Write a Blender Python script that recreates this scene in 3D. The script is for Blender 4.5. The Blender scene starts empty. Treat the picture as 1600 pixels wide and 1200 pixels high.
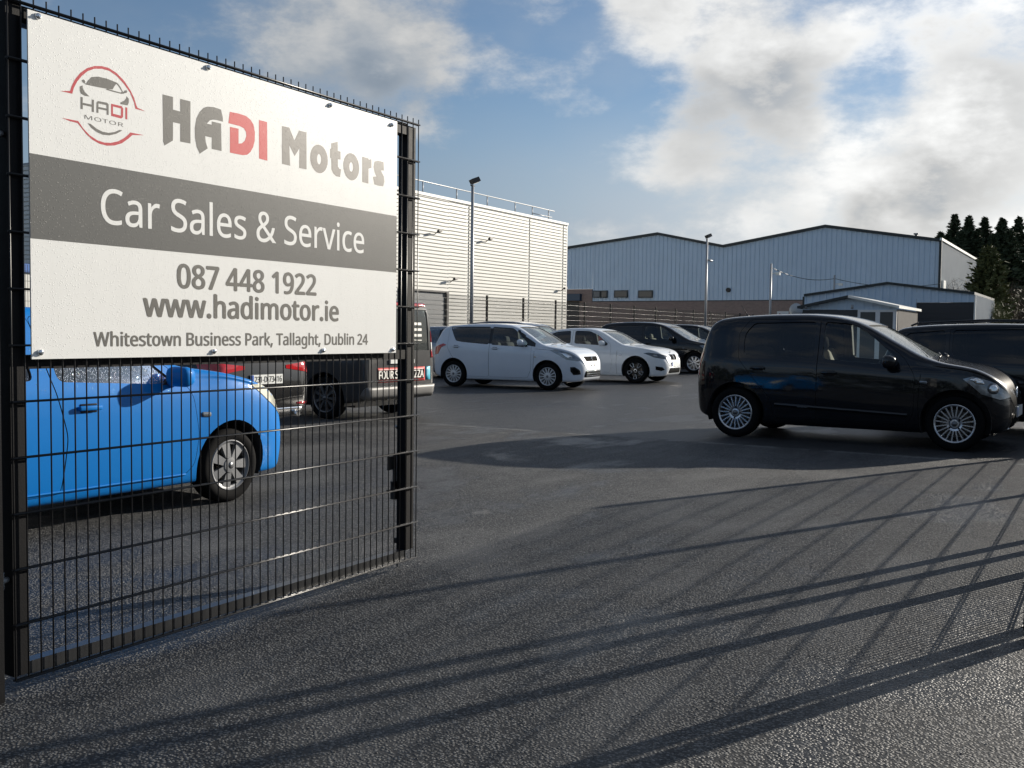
import bpy, bmesh, math, random
import numpy as np
from mathutils import Vector, Matrix, geometry
from mathutils.bvhtree import BVHTree
random.seed(7); np.random.seed(7)
RAD = math.radians
S = bpy.context.scene
COL = S.collection

# ------------------------------------------------------------------ camera
CAM = Vector((-2.131, -3.339, 1.325))
FW = Vector((0.857242, 0.512401, -0.050815)).normalized()
UP = Vector((0.0376, 0.0362, 0.9986)).normalized()
RT = FW.cross(UP).normalized()
UP = RT.cross(FW).normalized()
cd = bpy.data.cameras.new('camera'); cam = bpy.data.objects.new('camera', cd); COL.objects.link(cam)
cd.sensor_width = 36.0; cd.lens = 35.326; cd.clip_start = 0.05; cd.clip_end = 3000
M = Matrix.Identity(4)
for i in range(3):
    M[i][0] = RT[i]; M[i][1] = UP[i]; M[i][2] = -FW[i]; M[i][3] = CAM[i]
cam.matrix_world = M
S.camera = cam
FPX = 1570.04
def ray(px, py):
    return (FW + RT*((px-800)/FPX) - UP*((py-600)/FPX))
def on_plane_y(px, py, Y):
    d = ray(px, py); t = (Y-CAM.y)/d.y; return CAM + d*t
def on_plane_x(px, py, X):
    d = ray(px, py); t = (X-CAM.x)/d.x; return CAM + d*t

# ------------------------------------------------------------------ sun, sky, exposure
SUN_AZ = RAD(-24.0); SUN_EL = RAD(18.0)
SUN = Vector((math.cos(SUN_AZ)*math.cos(SUN_EL), math.sin(SUN_AZ)*math.cos(SUN_EL), math.sin(SUN_EL)))
ld = bpy.data.lights.new('sun', 'SUN'); ld.energy = 5.0; ld.angle = RAD(0.53); ld.color = (1.0, 0.92, 0.80)
sun = bpy.data.objects.new('sun', ld); COL.objects.link(sun)
sun.rotation_euler = SUN.to_track_quat('Z', 'Y').to_euler(); sun.location = (0, 0, 30)
W = bpy.data.worlds.new('World'); S.world = W; W.use_nodes = True
S.view_settings.view_transform = 'Standard'; S.view_settings.look = 'None'
S.view_settings.exposure = 0.58; S.view_settings.gamma = 1.0; S.view_settings.use_curve_mapping = False

class NT:
    """small helper round a node tree"""
    def __init__(s, t): s.t = t
    def n(s, ty, ins=None, **kw):
        nd = s.t.nodes.new(ty)
        for k, v in kw.items(): setattr(nd, k, v)
        for k, v in (ins or {}).items():
            if isinstance(v, bpy.types.NodeSocket): s.t.links.new(v, nd.inputs[k])
            else: nd.inputs[k].default_value = v
        return nd
    def math(s, op, a, b=None, c=None, clamp=False):
        ins = {0: a}
        if b is not None: ins[1] = b
        if c is not None: ins[2] = c
        nd = s.n('ShaderNodeMath', ins, operation=op, use_clamp=clamp); return nd.outputs[0]
    def vmath(s, op, a, b=None):
        ins = {0: a}
        if b is not None: ins[1] = b
        nd = s.n('ShaderNodeVectorMath', ins, operation=op)
        return nd.outputs[1] if op in ('DOT_PRODUCT', 'LENGTH') else nd.outputs[0]
    def mix(s, f, a, b):
        nd = s.t.nodes.new('ShaderNodeMix'); nd.data_type = 'RGBA'
        for k, v in ((0, f), (6, a), (7, b)):
            if isinstance(v, bpy.types.NodeSocket): s.t.links.new(v, nd.inputs[k])
            else:
                nd.inputs[k].default_value = v if k == 0 else (tuple(v)+(1,))[:4]
        return nd.outputs[2]
    def ramp(s, f, stops):
        nd = s.t.nodes.new('ShaderNodeValToRGB'); s.t.links.new(f, nd.inputs[0])
        el = nd.color_ramp.elements
        while len(el) < len(stops): el.new(0.5)
        for e, (p, c) in zip(el, stops):
            e.position = p; e.color = (c, c, c, 1) if not hasattr(c, '__len__') else (tuple(c)+(1,))[:4]
        return nd.outputs[0]
    def smooth(s, v, a, b, lo=0.0, hi=1.0):
        nd = s.n('ShaderNodeMapRange', {0: v, 1: a, 2: b, 3: lo, 4: hi}, interpolation_type='SMOOTHSTEP'); return nd.outputs[0]
    def noise(s, vec, scale, detail=4, rough=0.55, dist=0.0, dim='3D', fac=True):
        nd = s.n('ShaderNodeTexNoise', {'Vector': vec, 'Scale': scale, 'Detail': detail, 'Roughness': rough, 'Distortion': dist}, noise_dimensions=dim)
        return nd.outputs[0 if fac else 1]

w = NT(W.node_tree); W.node_tree.nodes.clear()
sky = w.n('ShaderNodeTexSky', sky_type='NISHITA', sun_disc=False, sun_elevation=SUN_EL, sun_rotation=math.pi/2-SUN_AZ,
          air_density=1.0, dust_density=0.35, ozone_density=3.2, altitude=50)
geo = w.n('ShaderNodeTexCoord'); D = geo.outputs['Generated']
sep = w.n('ShaderNodeSeparateXYZ', {0: D})
dz = w.math('MAXIMUM', sep.outputs[2], 0.0)
Q = w.vmath('MULTIPLY', D, (1.0, 1.0, 2.0))
n1 = w.noise(w.vmath('ADD', Q, (0.35, 1.9, 0.0)), 2.6, 2, 0.5, 0.0)
n2 = w.noise(w.vmath('ADD', Q, (5.2, 1.3, 0.4)), 8.0, 7, 0.62, 0.0)
n3 = w.noise(w.vmath('ADD', Q, (2.2, 4.3, 1.4)), 5.0, 5, 0.55)
dens = w.math('ADD', w.math('MULTIPLY', n1, 0.35), w.math('MULTIPLY', n2, 0.65))
def blob(px, py, r0, amp):
    d = ray(px, py).normalized()
    c = w.vmath('DOT_PRODUCT', D, tuple(d))
    return w.math('MULTIPLY', w.smooth(c, math.cos(RAD(r0)), 1.0), amp)
for b in ((1430, 60, 11, .035), (1570, 80, 8, .06), (1150, 330, 9, .05), (1330, 300, 7, .05), (1590, 240, 9, .11), (1470, 245, 6, .07), (1110, 85, 5, .08), (1255, 140, 4, .08), (1130, 205, 6, .06), (1230, 40, 5, .05), (1390, 345, 3.2, .18), (560, 10, 9, .05), (520, 115, 6, .11), (640, 110, 4, .08),
          (760, 20, 6, .05), (870, 150, 8, -.10), (300, 100, 7, -.04), (720, 250, 6, -.10), (1010, 110, 3.5, -.08), (1010, 20, 3, .14), (700, 190, 3, .10), (1380, 160, 4, -.08)):
    dens = w.math('ADD', dens, blob(*b))
cover = w.smooth(dens, 0.462, 0.68)
thick = w.smooth(dens, 0.56, 0.74)
# a thin grey veil low over the horizon
veil = w.math('MULTIPLY', w.smooth(dz, 0.27, 0.07), w.smooth(n3, 0.30, 0.62, 0.70, 1.0))
veil = w.math('MAXIMUM', veil, w.smooth(n3, 0.35, 0.65, 0.06, 0.26))
sd = w.vmath('DOT_PRODUCT', D, tuple(SUN))
near = w.smooth(sd, 0.40, 1.0)
lit = w.math('ADD', w.math('MULTIPLY', near, 0.44), 0.40)
shade = w.math('MULTIPLY', lit, w.math('SUBTRACT', w.math('ADD', 0.86, w.math('MULTIPLY', w.smooth(n2, 0.40, 0.66), 0.26)), w.math('MULTIPLY', thick, w.smooth(n3, 0.38, 0.62, 0.36, 0.0))))
ccol = w.mix(w.smooth(shade, 0.22, 0.50), (0.64, 0.80, 1.0), (1.0, 1.0, 0.985))
SKYS = 0.066
cl = w.vmath('SCALE', ccol); W.node_tree.links.new(w.math('MULTIPLY', shade, 0.86/SKYS), cl.node.inputs['Scale'])
vl = w.vmath('SCALE', w.mix(near, (0.66, 0.81, 1.0), (0.97, 0.98, 0.98))); W.node_tree.links.new(w.math('MULTIPLY', lit, 0.70/SKYS), vl.node.inputs['Scale'])
skc = w.mix(1.0, (0, 0, 0), sky.outputs[0])
final = w.mix(w.math('MULTIPLY', veil, 0.97), skc, vl)
final = w.mix(w.math('MULTIPLY', cover, 0.95), final, cl)
bg = w.n('ShaderNodeBackground', {0: final, 1: SKYS})
w.n('ShaderNodeOutputWorld', {0: bg.outputs[0]})

# ------------------------------------------------------------------ materials
MATS = {}
def new_mat(name):
    m = bpy.data.materials.new(name); m.use_nodes = True
    m.node_tree.nodes.clear(); return m, NT(m.node_tree)
def simple(name, col, rough=0.6, metal=0.0, spec=0.5, var=0.12, vscale=6.0, bump=0.0, bscale=60.0, coat=0.0, coat_r=0.05, alpha=None, rvar=0.1):
    if name in MATS: return MATS[name]
    m, t = new_mat(name)
    tc = t.n('ShaderNodeTexCoord').outputs['Object']
    nz = t.noise(tc, vscale, 5, 0.6)
    c = t.mix(nz, tuple(x*(1-var) for x in col), tuple(min(1, x*(1+var)) for x in col))
    r = t.math('ADD', rough-rvar/2, t.math('MULTIPLY', nz, rvar))
    ins = {'Base Color': c, 'Roughness': r, 'Metallic': metal, 'Specular IOR Level': spec, 'Coat Weight': coat, 'Coat Roughness': coat_r}
    if bump:
        b = t.n('ShaderNodeBump', {'Strength': 1.0, 'Distance': bump, 'Height': t.noise(tc, bscale, 3, 0.6)})
        ins['Normal'] = b.outputs[0]
    p = t.n('ShaderNodeBsdfPrincipled', ins)
    t.n('ShaderNodeOutputMaterial', {0: p.outputs[0]})
    MATS[name] = m; return m
def wet_paint(name, col, metal=0.0, rough=0.35, coat=1.0, drops=0.0, dscale=70, flake=0.0, spec=0.5):
    """lacquered car paint, optionally covered in rain drops"""
    if name in MATS: return MATS[name]
    m, t = new_mat(name)
    tc = t.n('ShaderNodeTexCoord').outputs['Object']
    nz = t.noise(tc, 2.5, 4, 0.6)
    c = t.mix(nz, tuple(x*0.92 for x in col), tuple(min(1, x*1.06) for x in col))
    ins = {'Base Color': c, 'Roughness': rough, 'Metallic': metal, 'Coat Weight': coat, 'Specular IOR Level': spec,
           'Coat Roughness': t.math('ADD', 0.03, t.math('MULTIPLY', nz, 0.05))}
    hgt = t.math('MULTIPLY', t.noise(tc, 1.6, 2, 0.4), 0.004)
    if drops:
        v = t.n('ShaderNodeTexVoronoi', {'Vector': tc, 'Scale': dscale, 'Randomness': 1.0}, feature='F1')
        keep = t.math('GREATER_THAN', t.n('ShaderNodeSeparateColor', {0: v.outputs[1]}).outputs[0], 0.35)
        dome = t.math('MULTIPLY', t.smooth(v.outputs[0], 0.34, 0.05), keep)
        hgt = t.math('ADD', hgt, t.math('MULTIPLY', dome, drops))
    b = t.n('ShaderNodeBump', {'Strength': 0.8, 'Distance': 1.0, 'Height': hgt})
    ins['Coat Normal'] = b.outputs[0]
    p = t.n('ShaderNodeBsdfPrincipled', ins)
    t.n('ShaderNodeOutputMaterial', {0: p.outputs[0]})
    MATS[name] = m; return m
def glass(name, tint=(0.75, 0.82, 0.80), drops=0.0, film=0.0):
    if name in MATS: return MATS[name]
    m, t = new_mat(name)
    tc = t.n('ShaderNodeTexCoord').outputs['Object']
    nrm = None
    ins = {'IOR': 1.5}
    gi = {'Color': (1, 1, 1, 1), 'Roughness': 0.02}
    v = t.n('ShaderNodeTexVoronoi', {'Vector': tc, 'Scale': 90.0, 'Randomness': 1.0}, feature='F1')
    dome = t.smooth(v.outputs[0], 0.4, 0.05)
    if drops:
        b = t.n('ShaderNodeBump', {'Strength': 0.9, 'Distance': 1.0, 'Height': t.math('MULTIPLY', dome, drops)})
        gi['Normal'] = b.outputs[0]; ins['Normal'] = b.outputs[0]
    fr = t.n('ShaderNodeFresnel', ins)
    tr = t.n('ShaderNodeBsdfTransparent', {0: tuple(tint)+(1,)})
    gl = t.n('ShaderNodeBsdfGlossy', gi)
    mx = t.n('ShaderNodeMixShader', {0: fr.outputs[0], 1: tr.outputs[0], 2: gl.outputs[0]})
    out = mx.outputs[0]
    if film:
        df = t.n('ShaderNodeBsdfDiffuse', {0: (0.55, 0.6, 0.57, 1)})
        mm = t.n('ShaderNodeMixShader', {0: t.math('MULTIPLY', film, t.math('ADD', 0.55, t.math('MULTIPLY', dome, 0.35))), 1: out, 2: df.outputs[0]}); out = mm.outputs[0]
    t.n('ShaderNodeOutputMaterial', {0: out})
    MATS[name] = m; return m

M_STEEL = simple('black_powder_coat', (0.006, 0.006, 0.007), 0.6, 0.0, 0.14, 0.2, 20, 0.0006, 160, rvar=0.15)
M_WIRE = simple('black_wire', (0.014, 0.014, 0.015), 0.32, 0.0, 0.5, 0.2, 30)
M_GALV = simple('galvanised', (0.34, 0.35, 0.36), 0.42, 0.25, 0.5, 0.15, 14)
M_BLACKP = simple('black_plastic', (0.012, 0.012, 0.013), 0.45, 0, 0.5, 0.2, 30)
M_TRIM = simple('gloss_black_trim', (0.008, 0.008, 0.009), 0.18, 0, 0.5, 0.1, 30)
M_CABIN = simple('cabin_lining', (0.055, 0.055, 0.058), 0.8, 0, 0.3, 0.2, 8)
M_SEAT = simple('seat_cloth', (0.05, 0.05, 0.053), 0.9, 0, 0.2, 0.25, 25)
M_SEATL = simple('seat_cloth_pale', (0.30, 0.28, 0.24), 0.9, 0, 0.2, 0.2, 25)
M_TYRE = simple('tyre_rubber', (0.007, 0.007, 0.0075), 0.8, 0, 0.08, 0.3, 18, 0.001, 90)
M_RIM = simple('alloy_silver', (0.62, 0.63, 0.65), 0.28, 0.85, 0.5, 0.05, 10)
M_RIMD = simple('trim_grey', (0.20, 0.205, 0.215), 0.4, 0.3)
M_RIMW = simple('trim_silver', (0.55, 0.56, 0.58), 0.35, 0.4, 0.5, 0.05, 10)
M_RIMG = simple('alloy_grey', (0.16, 0.165, 0.175), 0.35, 0.7, 0.5, 0.1, 10)
M_RIMB = simple('alloy_black', (0.012, 0.012, 0.013), 0.25, 0.2, 0.5, 0.1, 10)
M_BRAKE = simple('brake_steel', (0.12, 0.11, 0.10), 0.5, 0.7, 0.5, 0.3, 20)
M_CHROME = simple('chrome', (0.75, 0.76, 0.77), 0.1, 1.0, 0.5, 0.03, 10)
M_RED = simple('red_lens', (0.42, 0.012, 0.016), 0.12, 0, 0.6, 0.15, 12, coat=0.6)
M_AMBER = simple('amber_lens', (0.55, 0.42, 0.28), 0.15, 0, 0.6, 0.1, 12, coat=0.6)
M_LAMP = simple('headlamp_lens', (0.20, 0.215, 0.23), 0.12, 0.5, 0.6, 0.9, 16, coat=1.0)
M_LAMPD = simple('headlamp_dark', (0.05, 0.055, 0.06), 0.10, 0.3, 0.6, 0.35, 14, coat=1.0)
M_PLATE = simple('plate_white', (0.72, 0.73, 0.70), 0.35, 0, 0.5, 0.05, 12)
M_PLATEB = simple('plate_blue', (0.03, 0.10, 0.42), 0.35, 0, 0.5, 0.05, 12)
M_INK = simple('plate_black', (0.012, 0.012, 0.012), 0.4)
M_GLASS = glass('window_glass')
M_GLASSC = glass('clear_glass', (0.90, 0.95, 0.93))
M_GLASSW = glass('windscreen_glass', (0.66, 0.76, 0.72), 0.0008, 0.16)
M_GLASSD = glass('privacy_glass', (0.05, 0.055, 0.06), 0.0005)
M_GLASSR = glass('wet_window_glass', (0.46, 0.54, 0.48), 0.0012, 0.08)

# ------------------------------------------------------------------ mesh helpers
class MB:
    def __init__(s): s.v = []; s.f = []; s.m = []; s.sm = []
    def add(s, vs, fs, mi=0, smooth=False):
        o = len(s.v); s.v += [tuple(p) for p in vs]
        s.f += [tuple(i+o for i in f) for f in fs]; s.m += [mi]*len(fs); s.sm += [smooth]*len(fs); return s
    def box(s, x0, x1, y0, y1, z0, z1, mi=0):
        return s.add([(x0,y0,z0),(x1,y0,z0),(x1,y1,z0),(x0,y1,z0),(x0,y0,z1),(x1,y0,z1),(x1,y1,z1),(x0,y1,z1)],
                     [(0,3,2,1),(4,5,6,7),(0,1,5,4),(1,2,6,5),(2,3,7,6),(3,0,4,7)], mi)
    def obox(s, c, ax, ay, az, mi=0):
        c, ax, ay, az = map(Vector, (c, ax, ay, az)); vs = []
        for k in (-1, 1):
            for (i, j) in ((-1,-1),(1,-1),(1,1),(-1,1)): vs.append(c+ax*i+ay*j+az*k)
        return s.add(vs, [(0,3,2,1),(4,5,6,7),(0,1,5,4),(1,2,6,5),(2,3,7,6),(3,0,4,7)], mi)
    def tube(s, p, q, r, n=8, r2=None, mi=0, caps=True, smooth=True):
        p, q = Vector(p), Vector(q); d = (q-p).normalized()
        a = d.orthogonal().normalized(); b = d.cross(a); r2 = r if r2 is None else r2; vs = []
        for (c, rr) in ((p, r), (q, r2)):
            for i in range(n):
                t = 2*math.pi*i/n; vs.append(c+a*(rr*math.cos(t))+b*(rr*math.sin(t)))
        o = len(s.v)
        s.add(vs, [(i, (i+1) % n, n+(i+1) % n, n+i) for i in range(n)], mi, smooth)
        if caps: s.f += [tuple(o+i for i in reversed(range(n))), tuple(o+n+i for i in range(n))]; s.m += [mi]*2; s.sm += [False]*2
        return s
    def path(s, pts, r, n=6, mi=0):
        for a, b in zip(pts, pts[1:]): s.tube(a, b, r, n, mi=mi)
        return s
    def prism(s, poly, depth0, depth1, f, mi=0):
        """poly of 2D points; f(a,b,d)->3D"""
        n = len(poly)
        vs = [f(a, b, depth0) for a, b in poly]+[f(a, b, depth1) for a, b in poly]
        fs = [tuple(reversed(range(n))), tuple(range(n, 2*n))]+[(i, (i+1) % n, n+(i+1) % n, n+i) for i in range(n)]
        return s.add(vs, fs, mi)
    def lathe(s, prof, n=32, axis='y', mi=0, closed=False, smooth=True):
        """prof: list of (radius, axial)"""
        vs = []
        for i in range(n):
            t = 2*math.pi*i/n; c, k = math.cos(t), math.sin(t)
            for r, a in prof:
                vs.append((r*c, a, r*k) if axis == 'y' else (r*c, r*k, a))
        m = len(prof); fs = []
        for i in range(n):
            for j in range(m if closed else m-1):
                a = i*m+j; b = i*m+(j+1) % m; c2 = ((i+1) % n)*m+(j+1) % m; d = ((i+1) % n)*m+j
                fs.append((a, b, c2, d) if axis == 'y' else (a, d, c2, b))
        return s.add(vs, fs, mi, smooth)
    def mesh(s, name, mats, recalc=False, sharp=None):
        me = bpy.data.meshes.new(name); me.from_pydata(s.v, [], s.f)
        for m in (mats if isinstance(mats, (list, tuple)) else [mats]): me.materials.append(m)
        me.polygons.foreach_set('material_index', s.m); me.polygons.foreach_set('use_smooth', s.sm)
        if recalc:
            bm = bmesh.new(); bm.from_mesh(me); bmesh.ops.recalc_face_normals(bm, faces=bm.faces); bm.to_mesh(me); bm.free()
        if sharp: me.set_sharp_from_angle(angle=RAD(sharp))
        me.update(); return me
    def build(s, name, mats, parent=None, loc=None, **kw):
        return link(name, s.mesh(name, mats, **kw), parent, loc)
def link(name, me, parent=None, loc=None, rot=None):
    o = bpy.data.objects.new(name, me); COL.objects.link(o)
    if parent is not None: o.parent = parent
    if loc is not None: o.location = loc
    if rot is not None: o.rotation_euler = rot
    return o
def tag(o, label, cat, group=None):
    o['label'] = label; o['category'] = cat
    if group: o['group'] = group
    return o
def thing(name, label, cat, loc=(0, 0, 0), rz=0.0, group=None, scale=1.0):
    o = bpy.data.objects.new(name, None); COL.objects.link(o); o.empty_display_size = 0.2
    o.location = loc; o.rotation_euler = (0, 0, rz); o.scale = (scale,)*3
    return tag(o, label, cat, group)
def struct(o): o['kind'] = 'structure'; return o
try:      # the sans serif that ships with Blender itself
    import os
    SANS = bpy.data.fonts.load(os.path.join(bpy.utils.system_resource('DATAFILES'), 'fonts', 'NotoSansMath-Regular.woff2'))
except Exception:
    SANS = None
def text_mesh(body, offset=0.0, extrude=0.0, spacing=1.0):
    cu = bpy.data.curves.new('lettering', 'FONT'); cu.body = body; cu.size = 1.0; cu.offset = offset; cu.extrude = extrude
    if SANS: cu.font = SANS
    cu.space_character = spacing; cu.resolution_u = 4
    o = bpy.data.objects.new('lettering', cu); COL.objects.link(o)
    dg = bpy.context.evaluated_depsgraph_get()
    me = bpy.data.meshes.new_from_object(o.evaluated_get(dg)); bpy.data.objects.remove(o); bpy.data.curves.remove(cu)
    return me
def fit_text(name, body, x0, x1, zb, zcap, place, mat, parent, ref='H', bold=0.0, spacing=1.0, lift=(0, -1, 0)):
    """text whose ink runs x0..x1, whose baseline is zb and whose capitals reach zcap; place(a,b)->3D; one mesh for each word"""
    me = text_mesh(body, 0.0, 0.0, spacing); rf = text_mesh(ref)
    cap = max(v.co.y for v in rf.vertices); base = min(v.co.y for v in rf.vertices)
    xs = [v.co.x for v in me.vertices]; a0, a1 = min(xs), max(xs)
    order = sorted(((min(me.vertices[i].co.x for i in p.vertices), max(me.vertices[i].co.x for i in p.vertices), tuple(p.vertices)) for p in me.polygons))
    words = []; end = -1e9
    for lo, hi, vs in order:
        if lo > end+0.17: words.append([])
        words[-1].append(vs); end = max(end, hi)
    co = [place(x0+(v.co.x-a0)/(a1-a0)*(x1-x0), zb+(v.co.y-base)/(cap-base)*(zcap-zb)) for v in me.vertices]
    for fs in words:
        use = sorted({i for f in fs for i in f}); ix = {k: j for j, k in enumerate(use)}
        m = MB(); fl = [tuple(ix[i] for i in f) for f in fs]
        e = bold*(zcap-zb); up_ = Vector(place(0, 1))-Vector(place(0, 0)); rt_ = Vector(place(1, 0))-Vector(place(0, 0))
        for k, (da, db) in enumerate(((0, 0), (-e, 0), (e, 0), (0, e*.55), (0, -e*.55), (-e*.7, e*.4), (e*.7, -e*.4)) if bold else ((0, 0),)):   # heavier strokes
            m.add([Vector(co[i])+rt_*da+up_*db+Vector(lift)*(0.00006*k) for i in use], fl)
        m.build(name, [mat], parent)
    bpy.data.meshes.remove(rf); bpy.data.meshes.remove(me)
# ------------------------------------------------------------------ vehicles: body surface
def pchip(pts):
    x = np.array([p[0] for p in pts], float); y = np.array([p[1] for p in pts], float)
    h = np.diff(x); d = np.diff(y)/h; m = np.zeros_like(y)
    m[0] = d[0]; m[-1] = d[-1]
    for i in range(1, len(x)-1):
        if d[i-1]*d[i] > 0:
            w1 = 2*h[i]+h[i-1]; w2 = h[i]+2*h[i-1]; m[i] = (w1+w2)/(w1/d[i-1]+w2/d[i])
    def f(q):
        q = np.clip(np.asarray(q, float), x[0], x[-1]); i = np.clip(np.searchsorted(x, q)-1, 0, len(x)-2)
        t = (q-x[i])/h[i]
        return ((2*t**3-3*t**2+1)*y[i]+(t**3-2*t**2+t)*h[i]*m[i]+(-2*t**3+3*t**2)*y[i+1]+(t**3-t**2)*h[i]*m[i+1])
    return f
NCTRL = 20
def bspline_matrix(n, samples):
    k = 3; knots = np.concatenate([[0]*k, np.linspace(0, 1, n-k+1), [1]*k])
    def basis(u):
        N = np.zeros(n)
        u = min(u, 1-1e-9)
        B = [[0.0]*(n+k) for _ in range(k+1)]
        for i in range(n+k): B[0][i] = 1.0 if knots[i] <= u < knots[i+1] else 0.0
        for p in range(1, k+1):
            for i in range(n+k-p):
                a = knots[i+p]-knots[i]; b = knots[i+p+1]-knots[i+1]
                B[p][i] = (0 if a == 0 else (u-knots[i])/a*B[p-1][i])+(0 if b == 0 else (knots[i+p+1]-u)/b*B[p-1][i+1])
        return np.array(B[k][:n])
    return np.array([basis(u) for u in samples])
VS = np.linspace(0, 1, 41)
BS = bspline_matrix(NCTRL, VS)
class Body:
    def __init__(s, sp):
        s.sp = sp; s.top = pchip(sp['top']); s.belt = pchip(sp['belt']); s.bot = pchip(sp['bot']); s.wid = pchip(sp['wid'])
        s.x0 = sp['top'][0][0]; s.x1 = sp['top'][-1][0]; s.tum = sp.get('tumble', 0.30)
    def ring(s, x, inset=0.0, di=(0, 0, 0)):
        w = float(s.wid(x))-di[0]; zt = float(s.top(x))-di[1]; zb = float(s.bot(x))+di[2]
        zt = max(zt, zb+0.10); bl = min(float(s.belt(x)), zt-0.035); bl = max(bl, zb+0.06)
        gh = zt-bl; hs = bl-zb; sh = min(0.03, 0.3*gh)
        wr = w-sh-s.tum*max(gh-0.06, 0)-0.10*min(gh, 0.12)
        cr = min(0.085, 0.42*gh)
        sl = s.sp.get('sill_in', 0.045)
        P = [(0, zb), (0.5*w, zb), (0.80*w, zb), (w-sl-0.03, zb), (w-sl, zb+0.02*hs), (w-0.6*sl, zb+0.10*hs), (w-0.012, zb+0.26*hs), (w, zb+0.46*hs), (w, zb+0.66*hs),
             (w-0.006, zb+0.84*hs), (w-0.016, zb+0.95*hs), (w-sh-0.008, bl+0.03*gh),
             (w-sh-0.012-(w-sh-wr)*0.28, bl+0.30*gh), (wr+(w-sh-wr)*0.34, zt-cr-0.26*(gh-cr)), (wr+(w-sh-wr)*0.06, zt-cr), (wr-0.02, zt-0.42*cr),
             (wr-0.085, zt-0.20*cr), (0.62*wr, zt-0.07*cr-0.004), (0.28*wr, zt), (0, zt)]
        return BS @ np.array(P)
    def stations(s, a=None, b=None, n=74):
        a = s.x0 if a is None else a; b = s.x1 if b is None else b
        t = np.linspace(0, 1, n); t = 0.35*t+0.65*(0.5-0.5*np.cos(np.pi*t))
        return a+(b-a)*t
    def solid(s, name, a=None, b=None, di=(0, 0, 0), n=74):
        xs = s.stations(a, b, n); R = [s.ring(x, di=di) for x in xs]; nv = len(VS); ring = 2*nv-2
        V = []
        for x, r in zip(xs, R):
            V += [(x, p[0], p[1]) for p in r]+[(x, -p[0], p[1]) for p in r[-2:0:-1]]
        F = []
        for i in range(len(xs)-1):
            for j in range(ring):
                k = (j+1) % ring
                F.append((i*ring+j, i*ring+k, (i+1)*ring+k, (i+1)*ring+j))
        e = (len(xs)-1)*ring
        for base, flip in ((0, 0), (e, 1)):
            c = len(V); q = np.mean(np.array(V[base:base+ring]), axis=0); V.append(tuple(q))
            for j in range(ring):
                k = (j+1) % ring
                F.append((c, base+k, base+j) if not flip else (c, base+j, base+k))
        mb = MB(); mb.add(V, F, 0, True); return mb.mesh(name, [], recalc=True)
    def sheet(s, xa, xb, va, vb, off, side=None, n=18, m=12):
        """piece of the body's skin sunk by off; side=None spans both halves"""
        xs = np.linspace(xa, xb, n); vi = np.linspace(va, vb, m)
        B2 = bspline_matrix(NCTRL, vi)
        rows = []
        global BS
        keep = BS
        for x in xs:
            BS = B2; rows.append(s.ring(x))
        BS = keep
        G = np.array([[(x, p[0], p[1]) for p in r] for x, r in zip(xs, rows)])
        if side is None: G = np.concatenate([G, (G*np.array([1, -1, 1]))[:, -2::-1]], axis=1)
        elif side < 0: G = G*np.array([1, -1, 1])
        du = np.gradient(G, axis=0); dv = np.gradient(G, axis=1); N = np.cross(du, dv); N /= (np.linalg.norm(N, axis=2, keepdims=True)+1e-9)
        cen = np.array([G[..., 0].mean(), 0, 0.6]); 
        if ((G-cen)*N).sum() < 0: N = -N
        G = G-N*off
        mb = MB(); a, b = G.shape[:2]
        mb.add(G.reshape(-1, 3).tolist(), [(i*b+j, i*b+j+1, (i+1)*b+j+1, (i+1)*b+j) for i in range(a-1) for j in range(b-1)], 0, True)
        return mb

def cutter(mb):
    return mb.mesh('cutter', [], recalc=True)
def prism_y(poly, y0=-2.0, y1=2.0):
    return cutter(MB().prism(poly, y0, y1, lambda a, b, d: (a, d, b)))
def rounded(poly, r=0.05, n=4):
    out = []; L = len(poly)
    for i in range(L):
        p = Vector(poly[i]); a = Vector(poly[i-1]); b = Vector(poly[(i+1) % L])
        da = (a-p); db = (b-p); rr = min(r, da.length*0.45, db.length*0.45)
        q0 = p+da.normalized()*rr; q1 = p+db.normalized()*rr
        for k in range(n+1):
            t = k/n; out.append(tuple(q0*(1-t)**2+p*2*t*(1-t)+q1*t*t))
    return out
def inset(poly, d):
    L = len(poly); area = sum(poly[i-1][0]*poly[i][1]-poly[i][0]*poly[i-1][1] for i in range(L)); sg = 1 if area > 0 else -1
    out = []
    for i in range(L):
        p = Vector(poly[i]); a = (p-Vector(poly[i-1])).normalized(); b = (Vector(poly[(i+1) % L])-p).normalized()
        na = Vector((-a.y, a.x))*sg; nb = Vector((-b.y, b.x))*sg; n = (na+nb)
        n = n/max(n.length_squared/2, 0.4); out.append(tuple(p+n*d))
    return out
def boolean(me, cuts, op='DIFFERENCE'):
    o = bpy.data.objects.new('work', me); COL.objects.link(o); tmp = []
    for c in cuts:
        k = bpy.data.objects.new('cut', c); COL.objects.link(k); tmp.append(k)
        m = o.modifiers.new('b', 'BOOLEAN'); m.operation = op; m.object = k; m.solver = 'MANIFOLD'
    dg = bpy.context.evaluated_depsgraph_get()
    res = bpy.data.meshes.new_from_object(o.evaluated_get(dg))
    for k in tmp: bpy.data.objects.remove(k)
    bpy.data.objects.remove(o); return res
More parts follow.
